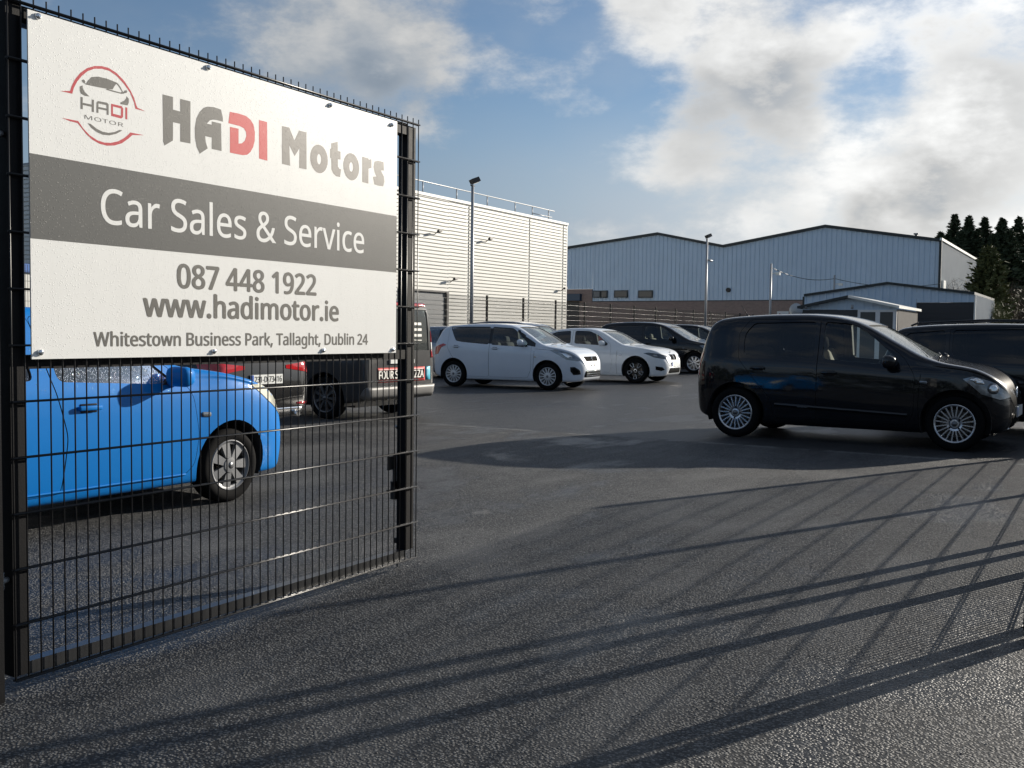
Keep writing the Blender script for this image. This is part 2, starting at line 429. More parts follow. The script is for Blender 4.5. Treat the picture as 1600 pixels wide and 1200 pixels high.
class Skin:
    """the uncut outer skin: ray casts for trim and smooth normals for the cut mesh"""
    def __init__(s, me):
        s.co = [v.co.copy() for v in me.vertices]; s.no = [v.normal.copy() for v in me.vertices]
        s.fs = [tuple(p.vertices) for p in me.polygons]
        s.bvh = BVHTree.FromPolygons(s.co, s.fs)
    def normal_at(s, p):
        q, n, i, d = s.bvh.find_nearest(p)
        acc = Vector((0, 0, 0))
        for k in s.fs[i]: acc += s.no[k]/((s.co[k]-p).length+1e-4)
        return acc.normalized(), d, n
    def dress(s, me, mats, classify=None):
        me.materials.clear()
        for m in mats: me.materials.append(m)
        nl = [None]*len(me.loops); cache = {}
        for p in me.polygons:
            q, n, i, d = s.bvh.find_nearest(p.center)
            outer = d < 0.004 and p.normal.dot(n) > 0.5
            p.material_index = 0 if outer else 1
            if outer and classify: p.material_index = classify(p.center)
            for li in p.loop_indices:
                if outer:
                    vi = me.loops[li].vertex_index
                    if vi not in cache: cache[vi] = s.normal_at(me.vertices[vi].co)[0]
                    nl[li] = cache[vi]
                else: nl[li] = p.normal.copy()
            p.use_smooth = True
        me.normals_split_custom_set(nl); me.update(); return me
    def patch(s, poly, start, dirv, off=0.004, res=0.03, skirt=0.012, mi=0):
        """polygon in a 2D frame projected onto the skin and raised by off; start(a,b)->3D ray origin"""
        bd = []
        L = len(poly)
        for i in range(L):
            a = Vector(poly[i]); b = Vector(poly[(i+1) % L]); k = max(1, int((b-a).length/res))
            for j in range(k): bd.append(a+(b-a)*(j/k))
        nb = len(bd); pts = list(bd)
        xs = [p.x for p in bd]; ys = [p.y for p in bd]
        x = min(xs)+res
        while x < max(xs)-res*0.4:
            y = min(ys)+res
            while y < max(ys)-res*0.4:
                ins = False; j = nb-1
                for i in range(nb):
                    if ((bd[i].y > y) != (bd[j].y > y)) and x < (bd[j].x-bd[i].x)*(y-bd[i].y)/(bd[j].y-bd[i].y)+bd[i].x: ins = not ins
                    j = i
                if ins and min((q.x-x)**2+(q.y-y)**2 for q in bd) > (0.45*res)**2: pts.append(Vector((x, y)))
                y += res
            x += res
        vs, es, fs, ov, oe, of = geometry.delaunay_2d_cdt(pts, [(i, (i+1) % nb) for i in range(nb)], [], 1, 1e-6)
        d = Vector(dirv).normalized(); V = []; N = []
        for p in vs:
            o = Vector(start(p.x, p.y)); h = s.bvh.ray_cast(o, d)
            if h[0] is None:
                h = s.bvh.find_nearest(o+d*(Vector((1.2, 0, .6))-o).dot(d)); 
            n, _, _ = s.normal_at(h[0]); V.append(h[0]+n*off); N.append(n)
        mb = MB()
        fl = []
        for f in fs:
            a, b, c = (V[i] for i in f[:3])
            fl.append(f if (b-a).cross(c-a).dot(-d) > 0 else tuple(reversed(f)))
        mb.add(V, fl, mi, True)
        cnt = {}
        for f in fl:
            for a, b in zip(f, f[1:]+f[:1]): cnt[(a, b)] = 1
        edge = [(a, b) for (a, b) in cnt if (b, a) not in cnt]
        o = len(mb.v)
        if skirt:
            idx = {}
            for a, b in edge:
                for k in (a, b):
                    if k not in idx: idx[k] = len(mb.v); mb.v.append(tuple(V[k]-N[k]*skirt))
            for a, b in edge: mb.f.append((b, a, idx[a], idx[b])); mb.m.append(mi); mb.sm.append(False)
        return mb
    def side(s, poly, sg, **kw): return s.patch(poly, lambda a, b: (a, sg*3, b), (0, -sg, 0), **kw)
    def front(s, poly, **kw): return s.patch(poly, lambda a, b: (8, a, b), (-1, 0, 0), **kw)
    def rear(s, poly, **kw): return s.patch(poly, lambda a, b: (-8, a, b), (1, 0, 0), **kw)
    def above(s, poly, **kw): return s.patch(poly, lambda a, b: (a, b, 5), (0, 0, -1), **kw)
    def corner(s, pts3, sg, deg, **kw):
        """pts3: (x, |y|, z); seen from deg degrees off straight ahead (180-deg for the rear)"""
        c, k = math.cos(RAD(deg)), math.sin(RAD(deg)); n = Vector((c, sg*k, 0)); t = Vector((k, -sg*c, 0))
        poly = [(x*k-y*c, z) for x, y, z in pts3]
        base = Vector((1.2, 0, 0)); bo = base-n*base.dot(n)-t*base.dot(t)
        return s.patch(poly, lambda a, b: tuple(t*a+n*6+Vector((0, 0, b))), -n, **kw)
def strip(pts, w):
    """thin closed polygon along a polyline"""
    L = []; R2 = []
    for i, p in enumerate(pts):
        p = Vector(p); a = Vector(pts[max(i-1, 0)]); b = Vector(pts[min(i+1, len(pts)-1)]); d = (b-a).normalized(); n = Vector((-d.y, d.x))*w/2
        L.append(tuple(p+n)); R2.append(tuple(p-n))
    return L+R2[::-1]

# ------------------------------------------------------------------ wheels
def spoke(mb, t, r0, r1, w0, w1, y0, y1, th=0.02, mi=0):
    d = Vector((math.cos(t), 0, math.sin(t))); q = Vector((-math.sin(t), 0, math.cos(t))); Y = Vector((0, 1, 0)); vs = []
    for r, ww, y in ((r0, w0, y0), (r1, w1, y1)):
        for a, b in ((-1, 0), (1, 0), (1, -th), (-1, -th)): vs.append(d*r+q*(a*ww/2)+Y*(y+b))
    mb.add(vs, [(0, 1, 5, 4), (1, 2, 6, 5), (2, 3, 7, 6), (3, 0, 4, 7), (0, 3, 2, 1), (4, 5, 6, 7)], mi)
WHEELS = {}
def wheel_meshes(style, R, rr, wd):
    key = (style, R, rr, wd)
    if key in WHEELS: return WHEELS[key]
    h = wd/2
    ty = MB(); ty.lathe([(rr-0.012, -h*0.8), (rr+0.006, -h*0.96), (R*0.5+rr*0.5, -h*1.06), (R-0.022, -h*0.98), (R-0.004, -h*0.78), (R, -h*0.4), (R, h*0.4), (R-0.004, h*0.78),
                         (R-0.022, h*0.98), (R*0.5+rr*0.5, h*1.06), (rr+0.006, h*0.96), (rr-0.012, h*0.8)], 48)
    tread = MB()
    tyre = ty.mesh('tyre', [M_TYRE], sharp=50)
    m = MB(); y = h*0.86
    m.lathe([(rr+0.004, y+0.006), (rr-0.004, y+0.012), (rr-0.016, y+0.002), (rr-0.02, y-0.04), (rr-0.035, -h*0.7)], 48)
    m.lathe([(rr-0.035, -h*0.2), (0.02, -h*0.2)], 32, mi=1)                       # dark behind the spokes
    m.lathe([(rr*0.72, y-0.075), (rr*0.30, y-0.075)], 32, mi=2)                   # brake disc
    def hub(r, mi=0, yy=0.0): m.lathe([(r*1.05, y-0.03), (r, y-0.004+yy), (r*0.86, y+0.004+yy), (0.001, y+0.007+yy)], 24, mi=mi)
    mats = [M_RIM, M_RIMB, M_BRAKE, M_RIM]
    if style == 'thin':
        for k in range(20): spoke(m, 2*math.pi*k/20, rr*0.33, rr-0.012, 0.012, 0.013, y-0.006, y-0.004, 0.03)
        m.lathe([(rr*0.40, y-0.03), (rr*0.38, y-0.004), (rr*0.28, y-0.010), (rr*0.26, y-0.03)], 32)
        hub(rr*0.24, 3, -0.006)
        for k in range(4): m.tube((rr*.32*math.cos(k*1.571+.4), y-.02, rr*.32*math.sin(k*1.571+.4)), (rr*.32*math.cos(k*1.571+.4), y-.001, rr*.32*math.sin(k*1.571+.4)), 0.011, 8, mi=1)
    elif style == 'cover14':
        mats = [M_RIMW, M_RIMB, M_BRAKE, M_RIMW]
        for k in range(14): spoke(m, 2*math.pi*k/14, rr*0.30, rr-0.010, 0.020, 0.036, y+0.004, y-0.004, 0.03)
        m.lathe([(rr*0.46, y-0.02), (rr*0.42, y+0.006), (rr*0.18, y+0.012), (0.001, y+0.012)], 32)
    elif style == 'cover7':
        mats = [M_RIMD, M_RIMB, M_BRAKE, M_RIMD]
        for k in range(7): spoke(m, 2*math.pi*k/7+.3, rr*0.20, rr-0.006, 0.045, 0.085, y+0.006, y-0.002, 0.03)
        m.lathe([(rr*0.34, y-0.02), (rr*0.30, y+0.010), (rr*0.14, y+0.014), (0.001, y+0.014)], 32)
        m.lathe([(rr, y-0.01), (rr-.004, y+.004), (rr-0.03, y-0.004), (rr-0.034, y-.02)], 48)
    elif style == 'petal5':
        mats = [M_RIMB, M_RIMB, M_BRAKE, M_RIM]
        for k in range(5):
            t0 = 2*math.pi*k/5+math.pi/2
            d = Vector((math.cos(t0), 0, math.sin(t0))); q = Vector((-math.sin(t0), 0, math.cos(t0)))
            loop = [(0.10, 0.014), (0.16, 0.034), (rr-0.03, 0.044), (rr-0.012, 0.030), (rr-0.012, -0.030), (rr-0.03, -0.044), (0.16, -0.034), (0.10, -0.014)]
            pts = [d*a+q*b+Vector((0, y, 0)) for a, b in loop]; m.path(pts+[pts[0]], 0.0085, 6, mi=3)
            spoke(m, t0+0.25, 0.06, rr-0.01, 0.03, 0.02, y-0.006, y-0.012, 0.03); spoke(m, t0-0.25, 0.06, rr-0.01, 0.03, 0.02, y-0.006, y-0.012, 0.03)
        hub(0.05, 3)
    elif style == 'multi9':
        mats = [M_RIM, M_RIMB, M_BRAKE, M_RIM]
        for k in range(9):
            for e in (-.09, .09): spoke(m, 2*math.pi*k/9+e, rr*0.2, rr-0.01, 0.018, 0.022, y-0.002, y-0.006, 0.03)
        hub(rr*0.24)
    elif style == 'grey9':
        mats = [M_RIMG, M_RIMB, M_BRAKE, M_RIMG]
        for k in range(9): spoke(m, 2*math.pi*k/9, rr*0.18, rr-0.01, 0.026, 0.046, y-0.002, y-0.006, 0.03)
        hub(rr*0.25)
    rim = m.mesh('rim', mats, sharp=40)
    cap = MB(); cap.lathe([(0.030, y+0.004), (0.028, y+0.014), (0.001, y+0.016)], 16)
    capm = cap.mesh('hub_cap', [M_RIMG if style != 'petal5' else M_RIMB])
    WHEELS[key] = (tyre, rim, capm); return WHEELS[key]
def add_wheel(root, x, y, style, R, rr, wd, steer=0.0, spin=0.0):
    t, r, c = wheel_meshes(style, R, rr, wd)
    o = link('wheel', t, root, (x, y, R)); o.rotation_euler = (0, spin, steer if y > 0 else math.pi+steer)
    link('rim', r, o); link('hub_cap', c, o); return o

def rbox(mb, c, hx, hy, hz, r=0.04, tilt=0.0, mi=0):
    """rounded block, tilted about y"""
    bm = bmesh.new(); bmesh.ops.create_cube(bm, size=2.0)
    for v in bm.verts: v.co = Vector((v.co.x*hx, v.co.y*hy, v.co.z*hz))
    bmesh.ops.bevel(bm, geom=bm.edges[:], offset=min(r, hx*.9, hy*.9, hz*.9), segments=3, affect='EDGES', profile=0.5)
    R3 = Matrix.Rotation(tilt, 3, 'Y')
    vs = [R3 @ v.co+Vector(c) for v in bm.verts]; bm.verts.index_update()
    mb.add(vs, [tuple(v.index for v in f.verts) for f in bm.faces], mi, True); bm.free()
def seat_mesh(mat, bench=None):
    key = 'seat'+mat.name+str(bench)
    if key in WHEELS: return WHEELS[key]
    m = MB(); hy = 0.23 if bench is None else bench
    rbox(m, (0.02, 0, 0.20), 0.26, hy, 0.09, 0.06, -0.08)
    rbox(m, (-0.30, 0, 0.50), 0.075, hy*0.96, 0.31, 0.07, -0.24)
    for yy in ((0,) if bench is None else (-hy*0.62, hy*0.62)):
        rbox(m, (-0.405, yy, 0.87), 0.045, 0.125, 0.075, 0.04, -0.15)
        m.tube((-0.37, yy-.05, 0.74), (-0.395, yy-.05, 0.85), 0.008); m.tube((-0.37, yy+.05, 0.74), (-0.395, yy+.05, 0.85), 0.008)
    WHEELS[key] = m.mesh('seat', [mat], sharp=60); return WHEELS[key]
def steering_mesh():
    if 'steer' in WHEELS: return WHEELS['steer']
    m = MB(); n = 24
    pts = [Vector((0, 0.18*math.cos(2*math.pi*i/n), 0.18*math.sin(2*math.pi*i/n))) for i in range(n+1)]
    m.path(pts, 0.013, 6)
    for a in (0.2, math.pi-0.2, -math.pi/2): m.tube((0.01, 0, 0), (0, .17*math.cos(a), .17*math.sin(a)), 0.014, 6)
    rbox(m, (0.01, 0, 0), 0.025, 0.06, 0.05, 0.02)
    WHEELS['steer'] = m.mesh('steering_wheel', [M_BLACKP]); return WHEELS['steer']

def mirror_mesh(sg):
    key = 'mirror%d' % sg
    if key in WHEELS: return WHEELS[key]
    m = MB(); rbox(m, (0, sg*0.13, 0.04), 0.062, 0.12, 0.080, 0.055)
    for v in range(len(m.v)):
        x, y, z = m.v[v]; k = 1-0.25*max(0, (x+0.055)/0.11); m.v[v] = (x*1.1, sg*0.13+(y-sg*0.13)*k, 0.04+(z-0.04)*k)
    m.tube((0.02, -sg*0.02, -0.035), (0.0, sg*0.08, 0.0), 0.02, 8)
    gl = MB(); gl.obox((-0.0615, sg*0.13, 0.04), (0.001, 0, 0), (0, 0.085, 0), (0, 0, 0.05))
    WHEELS[key] = (m.mesh('door_mirror', []), gl.mesh('mirror_glass', [M_CHROME])); return WHEELS[key]
def handle_mesh():
    if 'handle' in WHEELS: return WHEELS['handle']
    m = MB(); rbox(m, (0, 0.024, 0), 0.085, 0.010, 0.016, 0.009); rbox(m, (-0.07, 0.012, 0), 0.014, 0.014, 0.012, 0.006); rbox(m, (0.07, 0.012, 0), 0.014, 0.014, 0.012, 0.006)
    rbox(m, (0, 0.001, -0.002), 0.062, 0.004, 0.03, 0.004, mi=1)
    WHEELS['handle'] = m.mesh('handle', []); return WHEELS['handle']
BODIES = {}
def car_shell(key, sp, paint):
    """all cut meshes of one body kind"""
    if key in BODIES: return BODIES[key]
    b = Body(sp); raw = b.solid('body'); skin = Skin(raw)
    cuts = []
    ca, cb = sp['cabin']
    cav = b.solid('cavity', ca, cb, di=(0.075, 0.05, 0.14), n=40); cuts.append(cav)
    for poly in sp['side_windows']: cuts.append(prism_y(rounded(poly, sp.get('wr', 0.05))))
    for (xa, xb, wa, wb) in sp['screens']:
        za, zb = float(b.top(xa)), float(b.top(xb)); t = Vector((xb-xa, 0, zb-za)).normalized(); n = Vector((-t.z, 0, t.x))
        if n.z < 0: n = -n
        A = Vector((xa, 0, za)); B = Vector((xb, 0, zb)); vs = []
        for d in (-0.22, 0.25):
            for P_, hw in ((A, wa), (B, wb)): vs += [tuple(P_+n*d+Vector((0, -hw, 0))), tuple(P_+n*d+Vector((0, hw, 0)))]
        mb = MB(); mb.add(vs, [(0, 1, 3, 2), (4, 6, 7, 5), (0, 4, 5, 1), (2, 3, 7, 6), (0, 2, 6, 4), (1, 5, 7, 3)]); cuts.append(cutter(mb))
    R = sp['R']; wells = []
    for x in (0, sp['wb']):
        w0 = float(b.wid(x))
        for sg in (-1, 1):
            mb = MB(); ra = R+sp.get('arch', 0.055); n = 40; zc = R+0.012
            poly = [(x+ra*math.cos(2*math.pi*k/n), zc+ra*math.sin(2*math.pi*k/n)) for k in range(n)]
            mb.prism(poly, sg*(w0-0.30), sg*(w0+0.2), lambda a, bb, d: (a, d, bb)); cuts.append(cutter(mb))
    whole = boolean(raw.copy(), cuts)
    doors = []; dcut = []
    for sg in (-1, 1):
        for (dn, poly) in sp.get('doors', []):
            pr = rounded(poly, 0.05, 3); ymin = 0.40
            dm = boolean(whole.copy(), [prism_y(inset(pr, 0.0038), *sorted((sg*ymin, sg*2)))], 'INTERSECT')
            if len(dm.polygons): doors.append((dn, sg, dm))
            dcut.append(prism_y(pr, *sorted((sg*ymin, sg*2))))
    if dcut: whole = boolean(whole, dcut)
    BODIES[key] = (b, skin, whole, doors); return BODIES[key]

def build_car(key, sp, name, label, cat, loc, yaw, paint, group=None, scale=1.0, steer=0.0, seat=M_SEAT, spin=0.3, extras=None, mirror_paint=None, handles=True, lower=None):
    b, skin, whole, doors = car_shell(key, sp, paint)
    root = thing(name, label, cat, loc, yaw, group, scale)
    cls = sp.get('classify')
    body = link('body', skin.dress(whole.copy(), [paint, M_CABIN, M_TRIM], cls), root)
    dobj = {}
    for dn, sg, dm in doors:
        d = link('door', skin.dress(dm.copy(), [paint, M_CABIN, M_TRIM], cls), root); dobj[(dn, sg)] = d
    # glass
    for i, (xa, xb, wa, wb) in enumerate(sp['screens']):
        lo, hi = min(xa, xb)-0.05, max(xa, xb)+0.05
        nm = 'windscreen' if i == 0 else 'rear_window'
        g = b.sheet(lo, hi, 0.79, 1.0, 0.014); 
        link(nm, g.mesh(nm, [sp.get('glass_s', M_GLASSW) if i == 0 else sp.get('glass_r', M_GLASS)]), root)
    for i, poly in enumerate(sp['side_windows']):
        lo, hi = min(p[0] for p in poly)-0.03, max(p[0] for p in poly)+0.03
        for sg in (-1, 1):
            g = b.sheet(lo, hi, 0.50, 0.86, 0.014, sg)
            link('side_window', g.mesh('side_window', [sp['side_glass'][i]]), dobj.get((i, sg), root))
    # cabin
    sx = sp['seats']
    for sg in (-1, 1): link('seat', seat_mesh(seat), root, (sx[0], sg*0.36, sp.get('seat_z', 0.26)))
    link('seat', seat_mesh(seat, 0.58), root, (sx[1], 0, sp.get('seat_z', 0.26)))
    dash = MB(); wc = float(b.wid(sp['dash']))-0.12; zd = float(b.belt(sp['dash']))-0.03
    rbox(dash, (sp['dash'], 0, zd-0.12), 0.20, wc, 0.10, 0.07); rbox(dash, (sp['dash']+.02, 0, zd-0.3), 0.12, 0.14, 0.18, 0.05); dash.build('dashboard', [M_BLACKP], root)
    st = link('steering_wheel', steering_mesh(), root, (sp['dash']-0.30, -0.36, zd-0.03)); st.rotation_euler = (0, 0.42, 0)
    # wheels
    ws = sp['wheel']; tr = float(b.wid(0))-ws[2]/2-0.022
    for x in (0, sp['wb']):
        for sg in (-1, 1): add_wheel(root, x, sg*tr, ws[0], sp['R'], ws[1], ws[2], steer if x else 0, spin+x)
    # mirrors and handles
    for sg in (-1, 1):
        mx, mz = sp['mirror']; yb = abs(skin.bvh.ray_cast(Vector((mx, sg*3, mz)), Vector((0, -sg, 0)))[0].y)
        mm, mg = mirror_mesh(sg); mm2 = mm.copy(); mm2.materials.append(mirror_paint or paint)
        par = dobj.get((sp.get('front_door', 1), sg), root)
        o = link('door_mirror', mm2, par, (mx, sg*(yb-0.01), mz))
        if par is root: link('mirror_glass', mg, o)
        if handles:
            for di, (hx, hz) in enumerate(sp['handles']):
                yb = skin.bvh.ray_cast(Vector((hx, sg*3, hz)), Vector((0, -sg, 0)))[0].y
                hm = handle_mesh().copy(); hm.materials.append(paint); hm.materials.append(M_TRIM)
                link('handle', hm, dobj.get((di, sg), root), (hx, yb, hz), (0, 0, 0 if sg > 0 else math.pi))
    # underside, sills
    u = MB(); wy = float(b.wid(0)); u.box(-0.35, sp['wb']+0.35, -wy+0.32, wy-0.32, 0.17, float(b.bot(1.0))+0.05)
    for x in (0, sp['wb']):
        ra = sp['R']+sp.get('arch', 0.055)+0.004
        for sg in (-1, 1):
            n = 20; vs = []
            for k in range(n+1):
                t = RAD(-20)+RAD(220)*k/n
                for yy in (sg*(wy-0.33), sg*(wy-0.055)): vs.append((x+ra*math.cos(t), yy, sp['R']+0.012+ra*math.sin(t)))
            u.add(vs, [(2*k, 2*k+1, 2*k+3, 2*k+2) for k in range(n)]); u.add([vs[2*k] for k in range(n+1)], [tuple(range(n+1))])
    u.build('underbody', [M_BLACKP], root)
    if extras: extras(root, b, skin, paint)
    return root
def lamp_pair(skin, root, name, pts3, deg, mat, off=0.005, res=0.03):
    for sg in (-1, 1): skin.corner(pts3, sg, deg, off=off, res=res).build(name, [mat], root, sharp=40)
def plate(root, skin, end, z, text, y=0.0, w=0.52, h=0.112, white=True):
    """registration plate standing off the bumper; end=+1 front, -1 rear"""
    hit = skin.bvh.ray_cast(Vector((end*8+1, y, z)), Vector((-end, 0, 0)))[0]; x = hit.x+end*0.012
    m = MB(); m.box(x-0.006, x+0.006, y-w/2, y+w/2, z-h/2, z+h/2, 0)
    f = x+end*0.007
    L = 1 if end < 0 else -1      # the viewer's left
    m.box(min(f, f+end*.0008), max(f, f+end*.0008), *sorted((y+L*w/2, y+L*(w/2-0.045))), z-h/2+.004, z+h/2-.004, 1)
    p = m.build('registration_plate', [M_PLATE, M_PLATEB], root)
    s = -1 if end < 0 else 1      # text runs to the viewer's right
    place = lambda a, bb: (f+end*0.0012, y+s*a, z+bb)
    if text: fit_text('plate_number', text, -w/2+0.06, w/2-0.02, -0.034, 0.034, place, M_INK, p, 'H', 0.025, lift=(end, 0, 0))
    return p
# ------------------------------------------------------------------ the kinds of vehicle in the yard
UPS = dict(
 top=[(-.55,.52),(-.545,.74),(-.525,.93),(-.46,1.16),(-.37,1.36),(-.24,1.425),(0,1.452),(.4,1.474),(.75,1.478),(1.02,1.462),(1.30,1.408),(1.46,1.345),(1.76,1.18),(2.14,.985),(2.26,.95),(2.56,.895),(2.74,.82),(2.85,.73),(2.91,.61),(2.94,.48)],
 belt=[(-.55,.80),(-.4,.96),(.1,.945),(1.0,.915),(1.8,.875),(2.3,.86),(2.56,.83),(2.74,.745),(2.9,.56)],
 bot=[(-.55,.44),(-.53,.33),(-.45,.25),(-.2,.20),(.4,.175),(2.0,.175),(2.55,.19),(2.83,.21),(2.90,.27),(2.94,.40)],
 wid=[(-.55,.54),(-.53,.62),(-.46,.71),(-.3,.78),(0,.812),(.6,.82),(2.2,.82),(2.5,.805),(2.70,.755),(2.84,.66),(2.91,.54),(2.94,.42)],
 wb=2.407, R=0.296, cabin=(-.36,2.08), tumble=0.30,
 side_windows=[[(.08,.985),(.07,1.22),(.17,1.355),(.90,1.375),(.905,.955)],[(.995,1.375),(1.0,.95),(1.72,.905),(1.80,.985),(1.46,1.265),(1.27,1.355)]],
 side_glass=[M_GLASSD,M_GLASSC], screens=[(2.10,1.45,.64,.54),(-.485,-.355,.50,.46)], glass_r=M_GLASS,
 doors=[(0,[(.02,.94),(.00,1.24),(.12,1.395),(.948,1.405),(.955,.26),(.48,.25),(.42,.48),(.22,.70)]),(1,[(.955,.26),(.948,1.405),(1.28,1.39),(1.50,1.285),(1.88,.985),(2.0,.80),(2.0,.40),(1.93,.25)])],
 seats=(1.12,.34), dash=1.82, wheel=('thin',.205,.175), mirror=(1.76,.90), handles=[(.27,.83),(1.09,.80)])
SWS = dict(
 top=[(-.62,.52),(-.612,.74),(-.575,.95),(-.47,1.18),(-.33,1.40),(-.2,1.452),(.1,1.482),(.5,1.505),(.95,1.51),(1.35,1.49),(1.6,1.435),(1.95,1.25),(2.33,1.03),(2.45,1.0),(2.8,.945),(3.02,.87),(3.13,.77),(3.19,.66),(3.23,.48)],
 belt=[(-.62,.86),(-.42,1.05),(.2,1.02),(1.0,.975),(2.0,.935),(2.35,.925),(2.7,.895),(2.95,.80),(3.12,.68),(3.22,.55)],
 bot=[(-.62,.42),(-.59,.32),(-.48,.25),(-.2,.21),(.4,.185),(2.0,.185),(2.6,.19),(3.05,.20),(3.18,.25),(3.23,.36)],
 wid=[(-.62,.60),(-.59,.70),(-.5,.775),(-.3,.825),(0,.845),(.6,.835),(2.0,.84),(2.4,.848),(2.75,.825),(2.98,.75),(3.12,.64),(3.20,.52),(3.23,.42)],
 wb=2.43, R=0.31, cabin=(-.42,2.26), tumble=0.26,
 side_windows=[[(-.13,1.41),(.04,1.09),(.20,1.06),(.915,1.01),(.925,1.42),(.4,1.42)],[(.975,1.42),(.985,1.005),(1.82,.965),(1.92,1.04),(1.66,1.29),(1.50,1.40)]],
 side_glass=[M_GLASSD,M_GLASS], screens=[(2.28,1.60,.68,.56),(-.50,-.345,.56,.50)], glass_r=M_GLASSD,
 doors=[(0,[(-.16,1.42),(-.17,.93),(-.02,.70),(.24,.46),(.30,.26),(.935,.26),(.945,1.425)]),(1,[(.945,1.425),(.935,.26),(1.93,.26),(2.02,.45),(2.02,1.0),(1.66,1.34),(1.50,1.425)])],
 seats=(1.22,.42), dash=2.0, wheel=('cover14',.205,.18), mirror=(1.80,1.03), handles=[(.07,.955),(1.09,.925)],
 classify=lambda c: 2 if ((c.z > 1.035 and .90 < c.x < 1.0 and c.z < 1.40) or (c.z > 0.985 and abs(c.y) > .5 and 1.62 < c.x < 2.12 and c.z < 1.37-(c.x-1.62)*0.66)) else 0)
BMS = dict(
 top=[(-1.03,.55),(-1.02,.84),(-.985,.97),(-.85,1.03),(-.5,1.075),(-.28,1.12),(.15,1.285),(.5,1.385),(.85,1.425),(1.25,1.43),(1.55,1.405),(1.8,1.335),(2.15,1.155),(2.48,.995),(2.6,.975),(3.0,.925),(3.3,.86),(3.46,.77),(3.54,.66),(3.585,.48)],
 belt=[(-1.03,.80),(-.9,.95),(0,.965),(1.0,.935),(2.0,.90),(2.5,.885),(3.0,.85),(3.3,.77),(3.5,.62),(3.58,.5)],
 bot=[(-1.03,.40),(-.98,.30),(-.7,.24),(-.4,.19),(.4,.17),(2.4,.17),(3.0,.18),(3.42,.19),(3.54,.24),(3.585,.36)],
 wid=[(-1.03,.62),(-1.0,.72),(-.88,.81),(-.5,.875),(0,.905),(.7,.90),(2.3,.905),(2.8,.905),(3.1,.87),(3.35,.78),(3.48,.66),(3.56,.52),(3.585,.42)],
 wb=2.81, R=0.325, cabin=(-.15,2.38), tumble=0.34,
 side_windows=[[(.02,1.075),(.25,1.225),(.50,1.315),(.90,1.345),(.94,1.01),(.25,1.02)],[(1.03,1.345),(1.05,1.005),(1.98,.96),(2.02,1.01),(1.72,1.235),(1.45,1.34)]],
 side_glass=[M_GLASSD,M_GLASS], screens=[(2.42,1.72,.72,.56),(-.22,.36,.62,.52)], glass_r=M_GLASSD,
 doors=[(0,[(-.02,1.05),(.2,1.24),(.48,1.345),(.975,1.37),(.985,.26),(.40,.25),(.34,.55),(.12,.80)]),(1,[(.985,.26),(.975,1.37),(1.48,1.365),(1.76,1.25),(2.10,1.0),(2.16,.5),(2.10,.26)])],
 seats=(1.22,.38), dash=2.12, wheel=('petal5',.228,.215), mirror=(1.90,.985), handles=[(.42,.86),(1.2,.84)])
BLS = dict(
 top=[(-.56,.50),(-.55,.78),(-.52,.98),(-.42,1.26),(-.32,1.40),(-.15,1.44),(.2,1.462),(.65,1.475),(1.0,1.465),(1.25,1.42),(1.55,1.28),(1.90,1.085),(2.0,1.06),(2.25,1.02),(2.514,.965),(2.772,.885),(2.959,.775),(3.076,.655),(3.135,.55),(3.170,.45)],
 belt=[(-.56,.86),(-.4,.985),(.2,.97),(.9,.95),(1.7,.92),(1.95,.92),(2.25,.93),(2.514,.895),(2.748,.815),(2.924,.71),(3.076,.58),(3.158,.5)],
 bot=[(-.56,.42),(-.52,.30),(-.4,.24),(-.1,.20),(.4,.185),(2.0,.185),(2.514,.185),(2.924,.185),(3.100,.22),(3.170,.35)],
 wid=[(-.56,.60),(-.52,.70),(-.42,.77),(-.2,.80),(.3,.815),(2.0,.815),(2.35,.828),(2.572,.82),(2.795,.785),(2.959,.715),(3.076,.60),(3.135,.50),(3.170,.38)],
 wb=2.36, R=0.285, cabin=(-.40,1.82), tumble=0.28,
 side_windows=[[(-.02,1.0),(-.05,1.18),(.08,1.345),(.68,1.37),(.735,.985)],[(.84,1.365),(.905,.975),(1.66,.935),(1.83,.95),(1.60,1.13),(1.38,1.27),(1.15,1.36)]],
 side_glass=[M_GLASSD,M_GLASSR], screens=[(1.86,1.27,.62,.53),(-.49,-.36,.54,.48)], glass_r=M_GLASSR,
 doors=[(0,[(-.10,.98),(-.12,1.20),(.03,1.385),(.765,1.40),(.875,.90),(.945,.62),(.905,.25),(.36,.24),(.26,.55),(.05,.78)]),(1,[(.765,1.40),(.875,.90),(.945,.62),(.905,.25),(1.90,.25),(2.0,.33),(2.03,.55),(1.985,.84),(1.88,.99),(1.63,1.17),(1.40,1.31),(1.18,1.395)])],
 seats=(1.02,.26), dash=1.62, wheel=('cover7',.192,.165), mirror=(1.80,.945), handles=[(.28,.82),(1.10,.80)], seat_z=.24)
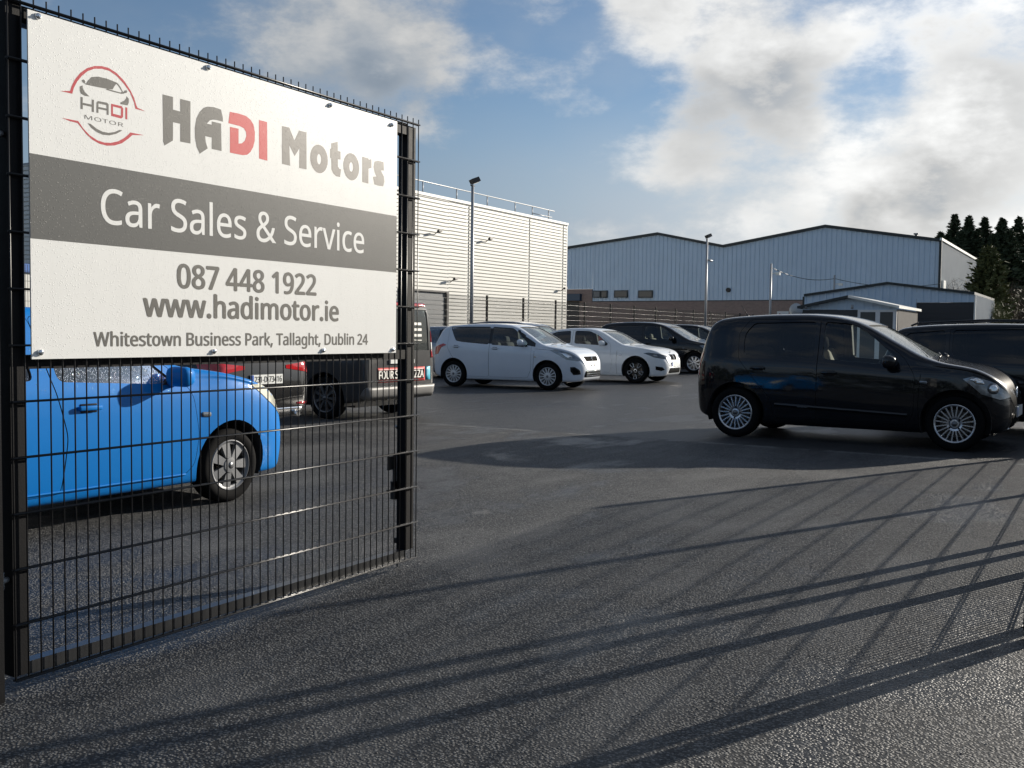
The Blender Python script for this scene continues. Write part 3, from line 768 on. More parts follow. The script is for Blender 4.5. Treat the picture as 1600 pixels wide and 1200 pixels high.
MPS = dict(   # tall five-door
 top=[(-.80,.55),(-.79,.80),(-.75,1.02),(-.62,1.28),(-.48,1.47),(-.3,1.53),(.1,1.57),(.6,1.59),(1.1,1.58),(1.5,1.52),(1.75,1.43),(2.1,1.24),(2.5,1.04),(2.65,1.005),(3.0,.93),(3.2,.84),(3.33,.72),(3.40,.60),(3.43,.48)],
 belt=[(-.8,.90),(-.6,1.05),(.2,1.0),(1.0,.97),(2.0,.93),(2.5,.915),(2.9,.87),(3.15,.77),(3.35,.6),(3.42,.5)],
 bot=[(-.8,.42),(-.76,.31),(-.6,.25),(-.3,.21),(.4,.19),(2.2,.19),(2.8,.19),(3.25,.21),(3.38,.27),(3.43,.38)],
 wid=[(-.8,.62),(-.77,.72),(-.65,.80),(-.4,.86),(0,.88),(.7,.88),(2.4,.88),(2.75,.865),(3.02,.80),(3.22,.69),(3.36,.56),(3.43,.44)],
 wb=2.65, R=0.32, cabin=(-.58,2.4), tumble=0.27,
 side_windows=[[(-.38,1.12),(-.30,1.36),(.1,1.45),(.88,1.475),(.90,1.06),(.2,1.08)],[(.98,1.475),(1.0,1.055),(1.92,1.0),(2.02,1.06),(1.70,1.345),(1.45,1.46)]],
 side_glass=[M_GLASSD,M_GLASS], screens=[(2.44,1.74,.70,.58),(-.66,-.50,.58,.52)], glass_r=M_GLASSD,
 doors=[(0,[(-.02,1.03),(-.02,1.475),(.93,1.50),(.945,.26),(.46,.25),(.38,.55),(.1,.80)]),(1,[(.945,.26),(.93,1.50),(1.48,1.49),(1.74,1.385),(2.14,1.03),(2.2,.5),(2.12,.26)])],
 seats=(1.2,.35), dash=2.1, wheel=('multi9',.215,.2), mirror=(1.96,1.03), handles=[(.14,.93),(1.15,.91)])
ESS = dict(   # long, flat-roofed estate
 top=[(-1.0,.55),(-.99,.82),(-.95,1.0),(-.86,1.24),(-.76,1.43),(-.55,1.475),(-.1,1.505),(.5,1.52),(1.1,1.51),(1.5,1.47),(1.75,1.39),(2.1,1.2),(2.5,1.0),(2.65,.975),(3.1,.91),(3.35,.83),(3.48,.72),(3.55,.60),(3.58,.48)],
 belt=[(-1,.88),(-.8,1.0),(0,.99),(1.0,.96),(2.0,.92),(2.5,.895),(3.0,.85),(3.3,.76),(3.5,.6),(3.57,.5)],
 bot=[(-1,.42),(-.96,.31),(-.7,.25),(-.4,.20),(.4,.18),(2.2,.18),(2.9,.19),(3.4,.20),(3.53,.26),(3.58,.37)],
 wid=[(-1,.62),(-.97,.73),(-.85,.82),(-.5,.875),(0,.895),(.7,.90),(2.4,.90),(2.8,.885),(3.15,.83),(3.38,.71),(3.52,.56),(3.58,.44)],
 wb=2.70, R=0.32, cabin=(-.75,2.4), tumble=0.30,
 side_windows=[[(-.72,1.13),(-.62,1.36),(-.12,1.41),(-.10,1.06)],[(-.02,1.055),(-.02,1.41),(.88,1.43),(.90,1.03)],[(.98,1.43),(1.0,1.025),(1.95,.985),(2.02,1.03),(1.70,1.30),(1.45,1.41)]],
 side_glass=[M_GLASSD,M_GLASSD,M_GLASSD], screens=[(2.44,1.74,.72,.58),(-.90,-.78,.6,.54)], glass_r=M_GLASSD,
 doors=[(1,[(-.06,1.0),(-.06,1.43),(.93,1.455),(.945,.26),(.46,.25),(.38,.55),(.1,.80)]),(2,[(.945,.26),(.93,1.455),(1.48,1.44),(1.74,1.34),(2.14,1.0),(2.2,.5),(2.12,.26)])],
 seats=(1.2,.35), dash=2.1, wheel=('multi9',.215,.2), mirror=(1.96,1.02), handles=[(.14,.91),(.15,.91),(1.15,.89)], front_door=2)
VNS = dict(   # small panel van
 top=[(-.78,.52),(-.775,.90),(-.765,1.25),(-.74,1.60),(-.68,1.78),(-.55,1.815),(0,1.83),(.8,1.835),(1.4,1.81),(1.75,1.70),(2.0,1.53),(2.5,1.14),(2.7,1.07),(3.05,1.0),(3.25,.90),(3.38,.76),(3.44,.60),(3.46,.48)],
 belt=[(-.78,.95),(-.6,1.02),(1.0,1.02),(2.2,1.0),(2.6,.98),(3.0,.92),(3.25,.80),(3.4,.62),(3.45,.5)],
 bot=[(-.78,.40),(-.75,.33),(-.6,.28),(-.3,.24),(.4,.22),(2.2,.22),(2.9,.22),(3.3,.23),(3.42,.28),(3.46,.38)],
 wid=[(-.78,.80),(-.765,.85),(-.7,.885),(-.5,.895),(0,.90),(.7,.90),(2.4,.90),(2.8,.885),(3.05,.83),(3.28,.72),(3.42,.56),(3.46,.44)],
 wb=2.68, R=0.32, cabin=(-.66,2.45), tumble=0.12,
 side_windows=[[(1.25,1.62),(1.27,1.08),(2.15,1.05),(2.28,1.12),(1.95,1.45),(1.75,1.62)]],
 side_glass=[M_GLASS], screens=[(2.48,1.80,.72,.68),(-.772,-.725,.72,.70)], glass_r=glass('frosted_van_glass',(0.12,0.125,0.13),0.0006,0.16),
 doors=[(0,[(1.18,.30),(1.16,1.70),(1.78,1.68),(2.0,1.47),(2.40,1.05),(2.30,.45),(2.2,.30)])],
 seats=(1.6,1.0), dash=2.3, wheel=('grey9',.22,.2), mirror=(2.12,1.10), handles=[(1.34,.98)], front_door=0)
P_BLACK = wet_paint('black_paint', (0.0038, 0.0045, 0.0068), 0.0, 0.35, 0.95, 0.0004, 75, spec=0.05)
P_BLACK2 = wet_paint('deep_black_paint', (0.004, 0.0045, 0.006), 0.0, 0.35, 0.95, spec=0.05)
P_BLUE = wet_paint('bright_blue_paint', (0.0, 0.155, 0.50), 0.0, 0.5, 0.25, 0.0010, 60, spec=0.12)
P_WHITE = wet_paint('white_paint', (0.63, 0.68, 0.75), 0.0, 0.4, 0.8)
P_WHITE2 = wet_paint('pearl_white_paint', (0.64, 0.67, 0.70), 0.0, 0.4, 0.8)
P_GREY = wet_paint('dark_grey_paint', (0.009, 0.0095, 0.0105), 0.0, 0.4, 0.9, 0.0004, 60, spec=0.03)
P_SILVER = wet_paint('silver_blue_paint', (0.26, 0.30, 0.36), 0.6, 0.35, 0.8)
P_DBLUE = wet_paint('dark_blue_paint', (0.02, 0.03, 0.06), 0.3, 0.35, 0.8)
P_VAN = wet_paint('van_grey_paint', (0.055, 0.055, 0.056), 0.0, 0.5, 0.7, 0.0004, 50, spec=0.05)
M_MESHG = simple('grille_black', (0.008, 0.008, 0.008), 0.9, 0, 0.04, rvar=0.0)

def emblem(root, skin, end, z, r, y=0.0, kind='w'):
    h = skin.bvh.ray_cast(Vector((end*8+1, y, z)), Vector((-end, 0, 0)))[0]; m = MB(); n = 20; X = h.x+end*0.012
    P3 = lambda a, b: Vector((X, y+r*a, z+r*b))
    ring = [P3(math.cos(2*math.pi*k/n), math.sin(2*math.pi*k/n)) for k in range(n+1)]
    if kind == 'w':
        m.path(ring, r*0.13, 6); m.path([P3(-.72, .5), P3(-.3, -.75), P3(0, .1), P3(.3, -.75), P3(.72, .5)], r*0.11, 5); m.path([P3(-.4, .8), P3(0, .15), P3(.4, .8)], r*0.11, 5)
    elif kind == 's':
        m.path([P3(.95, .55), P3(-.1, 1.0), P3(-.95, .35), P3(.95, -.35), P3(.1, -1.0), P3(-.95, -.55)], r*0.18, 5)
    else:
        m.path(ring, r*0.2, 6)
        for q in (0, 2): m.add([(X, y, z)]+[tuple(P3(.8*math.cos(RAD(90*q+t)), .8*math.sin(RAD(90*q+t)))) for t in range(0, 91, 15)], [tuple(range(8))])
    m.build('emblem', [M_CHROME], root)
def wiper(root, skin, pts):
    m = MB(); P3 = []
    for x, y in pts:
        h = skin.bvh.ray_cast(Vector((x, y, 5)), Vector((0, 0, -1)))[0]; P3.append(h+Vector((0.01, 0, 0.022)))
    m.path(P3, 0.007, 6); m.build('wiper', [M_BLACKP], root)
def gaps(root, skin, side_lines=(), above_lines=(), rear_lines=(), w=0.006):
    for ln in side_lines:
        for sg in (-1, 1): skin.side(strip(ln, w), sg, off=0.0008, res=0.05, skirt=0.002).build('panel_gap', [M_MESHG], root)
    for ln in above_lines: skin.above(strip(ln, w), off=0.0008, res=0.05, skirt=0.002).build('panel_gap', [M_MESHG], root)
    for ln in rear_lines: skin.rear(strip(ln, w), off=0.0008, res=0.05, skirt=0.002).build('panel_gap', [M_MESHG], root)
def bars(root, skin, z0, z1, n, hw, mat, x=None, end=1, r=0.007, name='grille_bar'):
    for k in range(n):
        z = z0+(z1-z0)*k/max(1, n-1); P3 = []
        for i in range(9):
            y = -hw+2*hw*i/8; h = skin.bvh.ray_cast(Vector((end*8+1, y, z)), Vector((-end, 0, 0)))[0]; P3.append(h+Vector((end*0.008, 0, 0)))
        MB().path(P3, r, 6).build(name, [mat], root)
def antenna(root, b, x, h=0.2):
    z = float(b.top(x)); m = MB(); m.tube((x, 0, z-0.01), (x-0.03, 0, z+0.03), 0.018, 8, 0.010); m.tube((x-0.03, 0, z+0.03), (x-0.03-h*.5, 0, z+h), 0.006, 6, 0.003); m.build('antenna', [M_BLACKP], root)

def up_extras(root, b, skin, paint):
    lamp_pair(skin, root, 'headlight', [(2.48,.80,.775),(2.58,.785,.805),(2.75,.71,.75),(2.88,.56,.64),(2.90,.50,.59),(2.81,.66,.565),(2.66,.775,.62)], 48, M_LAMP)
    for sg in (-1, 1):
        c_, k_ = math.cos(RAD(48)), math.sin(RAD(48)); ctr = (2.755*k_-.70*c_, .68)
        n_ = Vector((c_, sg*k_, 0)); t_ = Vector((k_, -sg*c_, 0))
        for rr_, of_, mt_ in ((.058, .008, M_LAMPD), (.040, .011, M_CHROME)):
            poly = [(ctr[0]+rr_*1.15*math.cos(a*.314), ctr[1]+rr_*math.sin(a*.314)) for a in range(20)]
            skin.patch(poly, lambda a, b: tuple(t_*a+n_*6+Vector((0, 0, b))), -n_, off=of_, res=0.02).build('lamp_reflector', [mt_], root)
        skin.corner([(2.55,.80,.775),(2.62,.785,.79),(2.68,.775,.765),(2.70,.77,.72),(2.62,.79,.725)], sg, 48, off=0.008, res=0.02).build('lamp_reflector', [M_CHROME], root)
        skin.side(rounded([(.48,.395),(.48,.435),(1.94,.385),(1.94,.345)], .015, 3), sg, off=0.010, res=0.04).build('door_moulding', [P_BLACK], root)
        skin.side(rounded([(2.05,.715),(2.05,.745),(2.13,.74),(2.13,.71)], .014, 4), sg, off=0.006, res=0.02).build('side_indicator', [M_LAMP], root)
    skin.front(rounded([(-.42,.27),(-.46,.40),(.46,.40),(.42,.27)], .05, 4), off=0.003).build('bumper_grille', [M_MESHG], root)
    skin.front(rounded([(-.30,.225),(-.30,.245),(.30,.245),(.30,.225)], .008, 2), off=0.008).build('bumper_lip', [M_CHROME], root)
    lamp_pair(skin, root, 'tail_light', [(-.50,.66,1.0),(-.50,.67,.72),(-.54,.58,.70),(-.54,.56,.95)], 178, M_RED)
    gaps(root, skin, side_lines=[[(2.06,.17),(2.04,.50),(2.06,.85)]], above_lines=[[(2.3,.66),(2.6,.63),(2.85,.5)], [(2.3,-.66),(2.6,-.63),(2.85,-.5)]])
    emblem(root, skin, 1, .62, .055); plate(root, skin, 1, .42, ''); plate(root, skin, -1, .62, '')
    wiper(root, skin, [(2.18,-.5),(2.14,-.1),(2.07,.2)]); wiper(root, skin, [(2.18,.05),(2.15,.35),(2.07,.6)])
    antenna(root, b, -.12, .14)
def sw_extras(root, b, skin, paint):
    lamp_pair(skin, root, 'headlight', [(2.50,.835,.90),(2.62,.825,.925),(2.92,.745,.86),(3.10,.60,.74),(3.14,.55,.69),(3.10,.64,.665),(2.88,.79,.70)], 55, M_LAMP)
    for sg in (-1, 1):
        skin.corner([(2.72,.81,.85),(2.86,.77,.835),(2.98,.70,.76),(2.88,.77,.73)], sg, 55, off=0.008, res=0.02).build('lamp_reflector', [M_CHROME], root)
        skin.corner([(2.96,.76,.535),(3.04,.70,.54),(3.13,.60,.46),(3.14,.58,.37),(3.02,.71,.355),(2.97,.755,.44)], sg, 40, off=0.006, res=0.02).build('fog_lamp_surround', [M_TRIM], root)
        skin.corner([(2.99,.735,.50),(3.04,.70,.50),(3.10,.63,.45),(3.10,.63,.395),(3.02,.71,.39)], sg, 40, off=0.009, res=0.02).build('fog_lamp', [M_MESHG], root)
        skin.side(rounded([(2.10,.735),(2.10,.76),(2.145,.76),(2.145,.735)], .012, 4), sg, off=0.005, res=0.02).build('side_indicator', [M_AMBER], root)
    skin.front(rounded([(-.36,.66),(-.40,.765),(.40,.765),(.36,.66)], .04, 4), off=0.004, res=.04).build('grille', [M_MESHG], root)
    skin.front(rounded([(-.50,.30),(-.46,.45),(.46,.45),(.50,.30)], .05, 4), off=0.004, res=.04).build('lower_grille', [M_MESHG], root)
    bars(root, skin, .33, .43, 3, .42, M_CHROME)
    emblem(root, skin, 1, .71, .05, kind='s')
    for yy in (-.09, .09): skin.front(rounded([(yy-.03,.555),(yy-.03,.585),(yy+.03,.585),(yy+.03,.555)], .012, 3), off=0.008, res=.02).build('plate_fixing', [M_BLACKP], root)
    lamp_pair(skin, root, 'tail_light', [(-.30,.825,1.02),(-.20,.835,.985),(-.34,.82,.93),(-.42,.79,.77),(-.53,.73,.75),(-.52,.73,.93)], 125, M_RED)
    gaps(root, skin, side_lines=[[(2.10,.19),(2.08,.5),(2.10,.93)], [(2.12,.93),(2.5,.905)]], above_lines=[[(2.36,.70),(2.7,.68),(3.0,.55)], [(2.36,-.70),(2.7,-.68),(3.0,-.55)]])
    wiper(root, skin, [(2.40,-.55),(2.36,-.15),(2.24,.1)]); wiper(root, skin, [(2.40,.0),(2.37,.35),(2.26,.6)])
    antenna(root, b, .05, .16)
def bm_extras(root, b, skin, paint):
    lamp_pair(skin, root, 'headlight', [(3.02,.875,.785),(3.16,.845,.80),(3.42,.69,.765),(3.53,.46,.715),(3.545,.44,.655),(3.48,.62,.635),(3.28,.80,.68)], 50, M_LAMPD)
    for sg in (-1, 1):
        skin.corner([(3.26,.80,.75),(3.34,.75,.745),(3.36,.74,.69),(3.28,.79,.69)], sg, 50, off=0.008, res=0.02).build('lamp_reflector', [M_LAMP], root)
        skin.corner([(3.33,.79,.45),(3.46,.66,.43),(3.50,.58,.36),(3.44,.68,.33),(3.34,.785,.36)], sg, 40, off=0.006, res=0.025).build('bumper_intake', [M_MESHG], root)
        y0, y1 = sorted((sg*.03, sg*.21))
        skin.front(rounded([(y0-.012,.60),(y0-.012,.755),(y1+.012,.755),(y1+.012,.60)], .04, 4), off=0.012, res=.03).build('grille_frame', [M_CHROME], root)
        skin.front(rounded([(y0,.615),(y0,.74),(y1,.74),(y1,.615)], .03, 4), off=0.016, res=.03).build('grille', [M_MESHG], root)
        skin.side(rounded([(2.36,.72),(2.36,.745),(2.44,.745),(2.44,.72)], .012, 3), sg, off=0.005, res=0.02).build('side_indicator', [M_CHROME], root)
    skin.front(rounded([(-.45,.27),(-.40,.40),(.40,.40),(.45,.27)], .05, 4), off=0.004, res=.04).build('lower_grille', [M_MESHG], root)
    emblem(root, skin, 1, .80, .036, kind='o'); plate(root, skin, 1, .50, '')
    lamp_pair(skin, root, 'tail_light', [(-.72,.85,.86),(-.90,.80,.90),(-1.0,.66,.88),(-1.02,.62,.78),(-.95,.76,.74),(-.75,.845,.76)], 140, M_RED)
    gaps(root, skin, side_lines=[[(2.30,.18),(2.28,.5),(2.30,.88)]], above_lines=[[(2.5,.72),(2.9,.70),(3.3,.50)], [(2.5,-.72),(2.9,-.70),(3.3,-.50)]])
    wiper(root, skin, [(2.52,-.55),(2.48,-.15),(2.40,.1)])
    antenna(root, b, .25, .05)
def bl_extras(root, b, skin, paint):
    m = simple('pale_headlamp', (0.62, 0.60, 0.48), 0.15, 0.1, 0.6, 0.2, 14, coat=1.0)
    lamp_pair(skin, root, 'headlight', [(2.58,.815,.90),(2.72,.79,.895),(2.94,.70,.79),(3.06,.58,.67),(3.04,.60,.61),(2.96,.71,.64),(2.76,.79,.77)], 55, m)
    for sg in (-1, 1):
        skin.side(rounded([(2.05,.68),(2.05,.715),(2.135,.71),(2.135,.675)], .017, 4), sg, off=0.006, res=0.02).build('side_indicator', [M_LAMP], root)
        skin.side(rounded([(.35,.262),(.35,.275),(1.92,.272),(1.92,.259)], .005, 2), sg, off=0.006, res=0.05).build('sill_trim', [paint], root)
        skin.side(rounded([(1.72,.925),(1.80,.985),(1.92,.93)], .01, 2), sg, off=0.006, res=0.03).build('mirror_base', [M_BLACKP], root)
    skin.front(rounded([(-.42,.27),(-.46,.42),(.46,.42),(.42,.27)], .05, 4), off=0.004, res=.04).build('lower_grille', [M_MESHG], root)
    lamp_pair(skin, root, 'tail_light', [(-.38,.77,1.0),(-.26,.79,.99),(-.32,.77,.72),(-.46,.72,.70),(-.50,.69,.95)], 130, M_RED)
    gaps(root, skin, above_lines=[[(1.95,.66),(2.3,.64),(2.6,.52)], [(1.95,-.66),(2.3,-.64),(2.6,-.52)]])
    plate(root, skin, 1, .50, ''); plate(root, skin, -1, .62, '')
    wiper(root, skin, [(1.92,-.5),(1.88,-.1),(1.8,.15)])
def mp_extras(root, b, skin, paint):
    lamp_pair(skin, root, 'headlight', [(2.82,.85,.86),(2.95,.83,.88),(3.18,.71,.80),(3.32,.55,.70),(3.30,.58,.64),(3.12,.76,.66)], 55, M_LAMP)
    skin.front(rounded([(-.40,.62),(-.42,.72),(.42,.72),(.40,.62)], .03, 4), off=0.004, res=.04).build('grille', [M_MESHG], root)
    skin.front(rounded([(-.5,.28),(-.46,.44),(.46,.44),(.5,.28)], .05, 4), off=0.004, res=.04).build('lower_grille', [M_MESHG], root)
    for sg in (-1, 1): skin.side(rounded([(2.28,.76),(2.28,.785),(2.35,.785),(2.35,.76)], .012, 3), sg, off=0.005, res=0.02).build('side_indicator', [M_LAMP], root)
    lamp_pair(skin, root, 'tail_light', [(-.52,.83,1.12),(-.40,.85,1.08),(-.48,.83,.82),(-.66,.75,.80),(-.69,.72,1.06)], 128, M_RED)
    emblem(root, skin, 1, .67, .045); plate(root, skin, 1, .50, ''); plate(root, skin, -1, .70, '')
    wiper(root, skin, [(2.56,-.55),(2.52,-.15),(2.42,.1)])
def ds_extras(root, b, skin, paint):
    lamp_pair(skin, root, 'tail_light', [(-.80,.835,.93),(-.92,.79,.955),(-1.01,.60,.93),(-1.02,.34,.905),(-1.02,.34,.865),(-1.01,.60,.83),(-.95,.765,.80),(-.83,.83,.83)], 160, M_RED)
    gaps(root, skin, rear_lines=[[(-.62,.98),(-.56,.66),(.56,.66),(.62,.98)]])
    plate(root, skin, -1, .745, '231-D-73416')
    skin.rear(rounded([(-.62,.235+.07),(-.62,.335+.06),(.62,.335+.06),(.62,.235+.07)], .03, 3), off=0.006, res=.05).build('bumper_trim', [M_CHROME], root)
    skin.rear(rounded([(-.70,.42),(-.70,.455),(-.5,.45),(-.5,.425)], .012, 3), off=0.006, res=.03).build('bumper_reflector', [M_RED], root)
    skin.rear(rounded([(.5,.425),(.5,.45),(.70,.455),(.70,.42)], .012, 3), off=0.006, res=.03).build('bumper_reflector', [M_RED], root)
    for sg in (-1, 1): MB().tube((-.98, sg*.5, .31), (-1.06, sg*.5, .31), .035, 12).build('exhaust_tip', [M_CHROME], root)
    lamp_pair(skin, root, 'headlight', [(3.02,.875,.785),(3.16,.845,.80),(3.42,.69,.765),(3.53,.46,.715),(3.545,.44,.655),(3.28,.80,.68)], 50, M_LAMPD)
def es_extras(root, b, skin, paint):
    lamp_pair(skin, root, 'headlight', [(3.0,.86,.82),(3.12,.83,.84),(3.36,.71,.78),(3.50,.52,.69),(3.48,.56,.63),(3.26,.77,.66)], 55, M_LAMP)
    skin.front(rounded([(-.45,.28),(-.5,.5),(.5,.5),(.45,.28)], .05, 4), off=0.004, res=.05).build('grille', [M_MESHG], root)
    lamp_pair(skin, root, 'tail_light', [(-.74,.86,1.02),(-.64,.87,.98),(-.70,.86,.78),(-.88,.80,.76),(-.93,.76,.98)], 130, M_RED)
    for sg in (-1, 1):
        m = MB(); m.path([Vector((x, sg*(float(b.wid(x))-.285), float(b.top(x))+dz)) for x, dz in ((-.6,.0),(-.5,.03),(.4,.035),(1.2,.03),(1.32,-.005))], 0.014, 6); m.build('roof_rail', [M_TRIM], root)
    plate(root, skin, 1, .45, '')
M_PIZR = simple('sign_red', (0.52, 0.035, 0.03), 0.5); M_PIZW = simple('sign_white', (0.78, 0.76, 0.70), 0.5); M_PIZB = simple('sign_teal', (0.02, 0.30, 0.42), 0.5)
def vn_extras(root, b, skin, paint):
    for sg in (-1, 1):
        for nm, z0, z1, mt in (('tail_light', 1.16, 1.34, M_RED), ('reversing_light', 1.04, 1.16, M_PIZW), ('tail_light', .92, 1.04, M_RED)):
            skin.corner([(-.70,.885,z0),(-.70,.885,z1),(-.78,.78,z1),(-.78,.78,z0)], sg, 140, off=0.008, res=.03).build(nm, [mt], root)
    skin.rear(rounded([(-.60,.56),(-.60,.78),(.60,.78),(.60,.56)], .01, 2), off=0.003, res=.08).build('door_sign', [M_PIZR], root)
    p = skin.rear([(-.745,.57),(-.745,.78),(-.62,.78),(-.62,.57)], off=0.003, res=.08).build('door_sticker', [M_PIZB], root)
    x = skin.bvh.ray_cast(Vector((-8, 0, .67)), Vector((1, 0, 0)))[0].x-0.010
    m = MB(); m.box(x+.002, x+.005, -.58, .58, .60, .745); sg_ = m.build('lettering_panel', [M_TRIM], root)
    fit_text('lettering', 'FOUR STAR PIZZA', -.56, .56, .615, .73, lambda a, bb: (x, -a, bb), M_PIZW, sg_, 'H', 0.05, lift=(-1, 0, 0))
    skin.rear(rounded([(-.86,.33),(-.86,.50),(.86,.50),(.86,.33)], .06, 4), off=0.035, res=.06, skirt=.05).build('bumper', [simple('van_bumper', (.15,.147,.143), .5)], root)
    gaps(root, skin, rear_lines=[[(0,.54),(0,1.74)]], w=.012)
    m = MB(); m.box(-.80, -.776, -.30, .30, .84, .90); m.build('plate_lamp_bar', [M_PLATE], root)
    skin.rear(rounded([(-.70,1.72),(-.70,1.765),(.70,1.765),(.70,1.72)], .01, 2), off=0.012, res=.08).build('brake_light', [M_RED], root)
    for k in range(5):
        skin.rear([(-.55,1.52-.09*k),(-.55,1.56-.09*k),(-.2-.03*(k%2),1.56-.09*k),(-.2-.03*(k%2),1.52-.09*k)], off=0.0015-.012, res=.1, skirt=0).build('window_sticker', [M_PIZW], root)
    lamp_pair(skin, root, 'headlight', [(2.9,.86,.90),(3.05,.83,.92),(3.25,.70,.82),(3.36,.58,.72),(3.18,.76,.68)], 55, M_LAMP)
# ------------------------------------------------------------------ ground
def asphalt():
    m, t = new_mat('asphalt')
    tc = t.n('ShaderNodeTexCoord').outputs['Object']
    vor = t.n('ShaderNodeTexVoronoi', {'Vector': tc, 'Scale': 84.0, 'Randomness': 1.0}, feature='F1')
    vf = t.n('ShaderNodeTexVoronoi', {'Vector': tc, 'Scale': 150.0, 'Randomness': 1.0}, feature='F1')
    mid = t.noise(tc, 14.0, 5, 0.7)
    big = t.noise(tc, 0.55, 4, 0.62, 0.6)
    streak = t.noise(t.n('ShaderNodeMapping', {'Vector': tc, 'Rotation': (0, 0, RAD(-8)), 'Scale': (0.35, 1.6, 1.0)}).outputs[0], 1.1, 4, 0.6, 0.4)
    cc = t.n('ShaderNodeSeparateColor', {0: vor.outputs[1]}); c0, c1 = cc.outputs[0], cc.outputs[1]
    fc = t.n('ShaderNodeSeparateColor', {0: vf.outputs[1]}).outputs[0]
    # older, coarser and paler surfacing this side of a joint, newer and finer beyond it
    ja, jb = [CAM+ray(*q)*(-CAM.z/ray(*q).z) for q in ((700, 664), (1080, 690))]
    jd = (jb-ja).normalized(); jn = Vector((-jd.y, jd.x, 0)); jn = jn if jn.dot(FW) > 0 else -jn
    dist = t.math('SUBTRACT', t.vmath('DOT_PRODUCT', tc, tuple(jn)), ja.dot(jn))
    far = t.smooth(t.math('ADD', dist, t.math('MULTIPLY', t.math('SUBTRACT', mid, 0.5), 0.5)), -0.12, 0.12)
    grit = t.noise(tc, 34.0, 3, 0.7)
    grain = t.math('ADD', t.math('MULTIPLY', c0, 0.40), t.math('ADD', t.math('MULTIPLY', fc, 0.32), t.math('MULTIPLY', t.smooth(grit, 0.36, 0.66), 0.28)))
    stone = t.mix(t.math('POWER', grain, 1.6), (0.034, 0.035, 0.037), (0.25, 0.25, 0.245))
    base = t.mix(t.smooth(vor.outputs[0], 0.34, 0.64), stone, (0.018, 0.019, 0.021))
    pat = t.math('ADD', t.math('MULTIPLY', big, 0.55), t.math('MULTIPLY', streak, 0.45))
    base = t.mix(t.smooth(pat, 0.46, 0.66, 0.0, 0.38), base, (0.18, 0.18, 0.177))
    base = t.mix(t.math('MULTIPLY', far, 0.76), base, (0.030, 0.031, 0.033))
    line = t.math('MULTIPLY', t.smooth(t.math('ABSOLUTE', t.math('ADD', dist, t.math('MULTIPLY', t.math('SUBTRACT', mid, 0.5), 0.3))), 0.10, 0.02), t.smooth(streak, 0.40, 0.55))
    base = t.mix(t.math('MULTIPLY', line, 0.5), base, (0.22, 0.22, 0.215))
    spot = t.n('ShaderNodeTexVoronoi', {'Vector': t.vmath('ADD', tc, (3.1, .7, 0)), 'Scale': 0.8, 'Randomness': 1.0}, feature='F1')
    lich = t.smooth(t.math('ADD', spot.outputs[0], t.math('MULTIPLY', mid, 0.10)), 0.125, 0.095)
    base = t.mix(t.math('MULTIPLY', lich, 0.35), base, (0.20, 0.20, 0.19))
    dome = t.math('MULTIPLY', t.smooth(vor.outputs[0], 0.62, 0.12), t.math('ADD', 0.25, c1))
    hgt = t.math('ADD', t.math('MULTIPLY', dome, 0.0066), t.math('MULTIPLY', mid, 0.0060))
    wet = t.math('MAXIMUM', t.smooth(pat, 0.52, 0.40), t.math('MULTIPLY', far, 0.7))
    rough = t.math('SUBTRACT', 0.68, t.math('MULTIPLY', wet, 0.28))
    bp = t.n('ShaderNodeBump', {'Strength': 0.9, 'Distance': 1.0, 'Height': hgt})
    p = t.n('ShaderNodeBsdfPrincipled', {'Base Color': base, 'Roughness': rough, 'Specular IOR Level': 0.22, 'Normal': bp.outputs[0]})
    t.n('ShaderNodeOutputMaterial', {0: p.outputs[0]}); return m
g = MB(); g.add([(-150, -250, 0), (700, -250, 0), (700, 500, 0), (-150, 500, 0)], [(0, 1, 2, 3)])
struct(g.build('asphalt_ground', [asphalt()]))
# a few loose chippings on the near asphalt: nobody could count them
ch = MB(); rnd = random.Random(3)
base_ch = [(-1, -.7, 0), (.9, -.8, 0), (1.0, .6, 0), (-.6, .9, 0), (-.4, -.3, .9), (.5, .2, .8)]
for i in range(2600):
    dist = 2.2+5.5*rnd.random()**1.5; ang = math.atan2(FW.y, FW.x)+rnd.uniform(-.62, .62)
    x, y = CAM.x+dist*math.cos(ang), CAM.y+dist*math.sin(ang); s_ = rnd.uniform(.0022, .0055); a = rnd.uniform(0, 6.3); c, k = math.cos(a)*s_, math.sin(a)*s_
    ch.add([(x+px*c-py*k, y+px*k+py*c, pz*s_*.8) for px, py, pz in base_ch], [(0, 1, 4), (1, 5, 4), (1, 2, 5), (2, 3, 5), (3, 4, 5), (3, 0, 4)], rnd.choice((0, 0, 1)))
o = ch.build('loose_chippings', [simple('chip_dark', (.05, .05, .05), .7), simple('chip_pale', (.16, .155, .145), .7)])
o['kind'] = 'stuff'; o['label'] = 'scattered loose stone chippings on the near asphalt'; o['category'] = 'gravel'

# ------------------------------------------------------------------ open gate leaf
GB = 0.06      # the mesh starts this far above the asphalt
gate = thing('mesh_gate', 'open black wire mesh gate leaf carrying the white sign board', 'gate', (0, 0, 0))
vw = MB().tube((0, 0, 0), (0, 0, 2.43), 0.0030, 6).mesh('vertical_wire', [M_WIRE])
hw = MB().tube((-0.004, 0, 0), (2.404, 0, 0), 0.0040, 6).mesh('horizontal_wire', [M_WIRE])
for i in range(49): link('vertical_wire', vw, gate, (0.05*i, -0.012, GB))
for k in range(13):
    for dy in (-0.019, -0.005): link('horizontal_wire', hw, gate, (0, dy, GB+0.2*k))
def boxpart(name, par, mat, *b): return MB().box(*b).build(name, [mat], par)
boxpart('stile', gate, M_STEEL, 0.002, 0.058, 0.001, 0.061, GB+.01, GB+2.40)
boxpart('stile', gate, M_STEEL, 2.318, 2.392, 0.001, 0.061, GB+.05, GB+2.385)
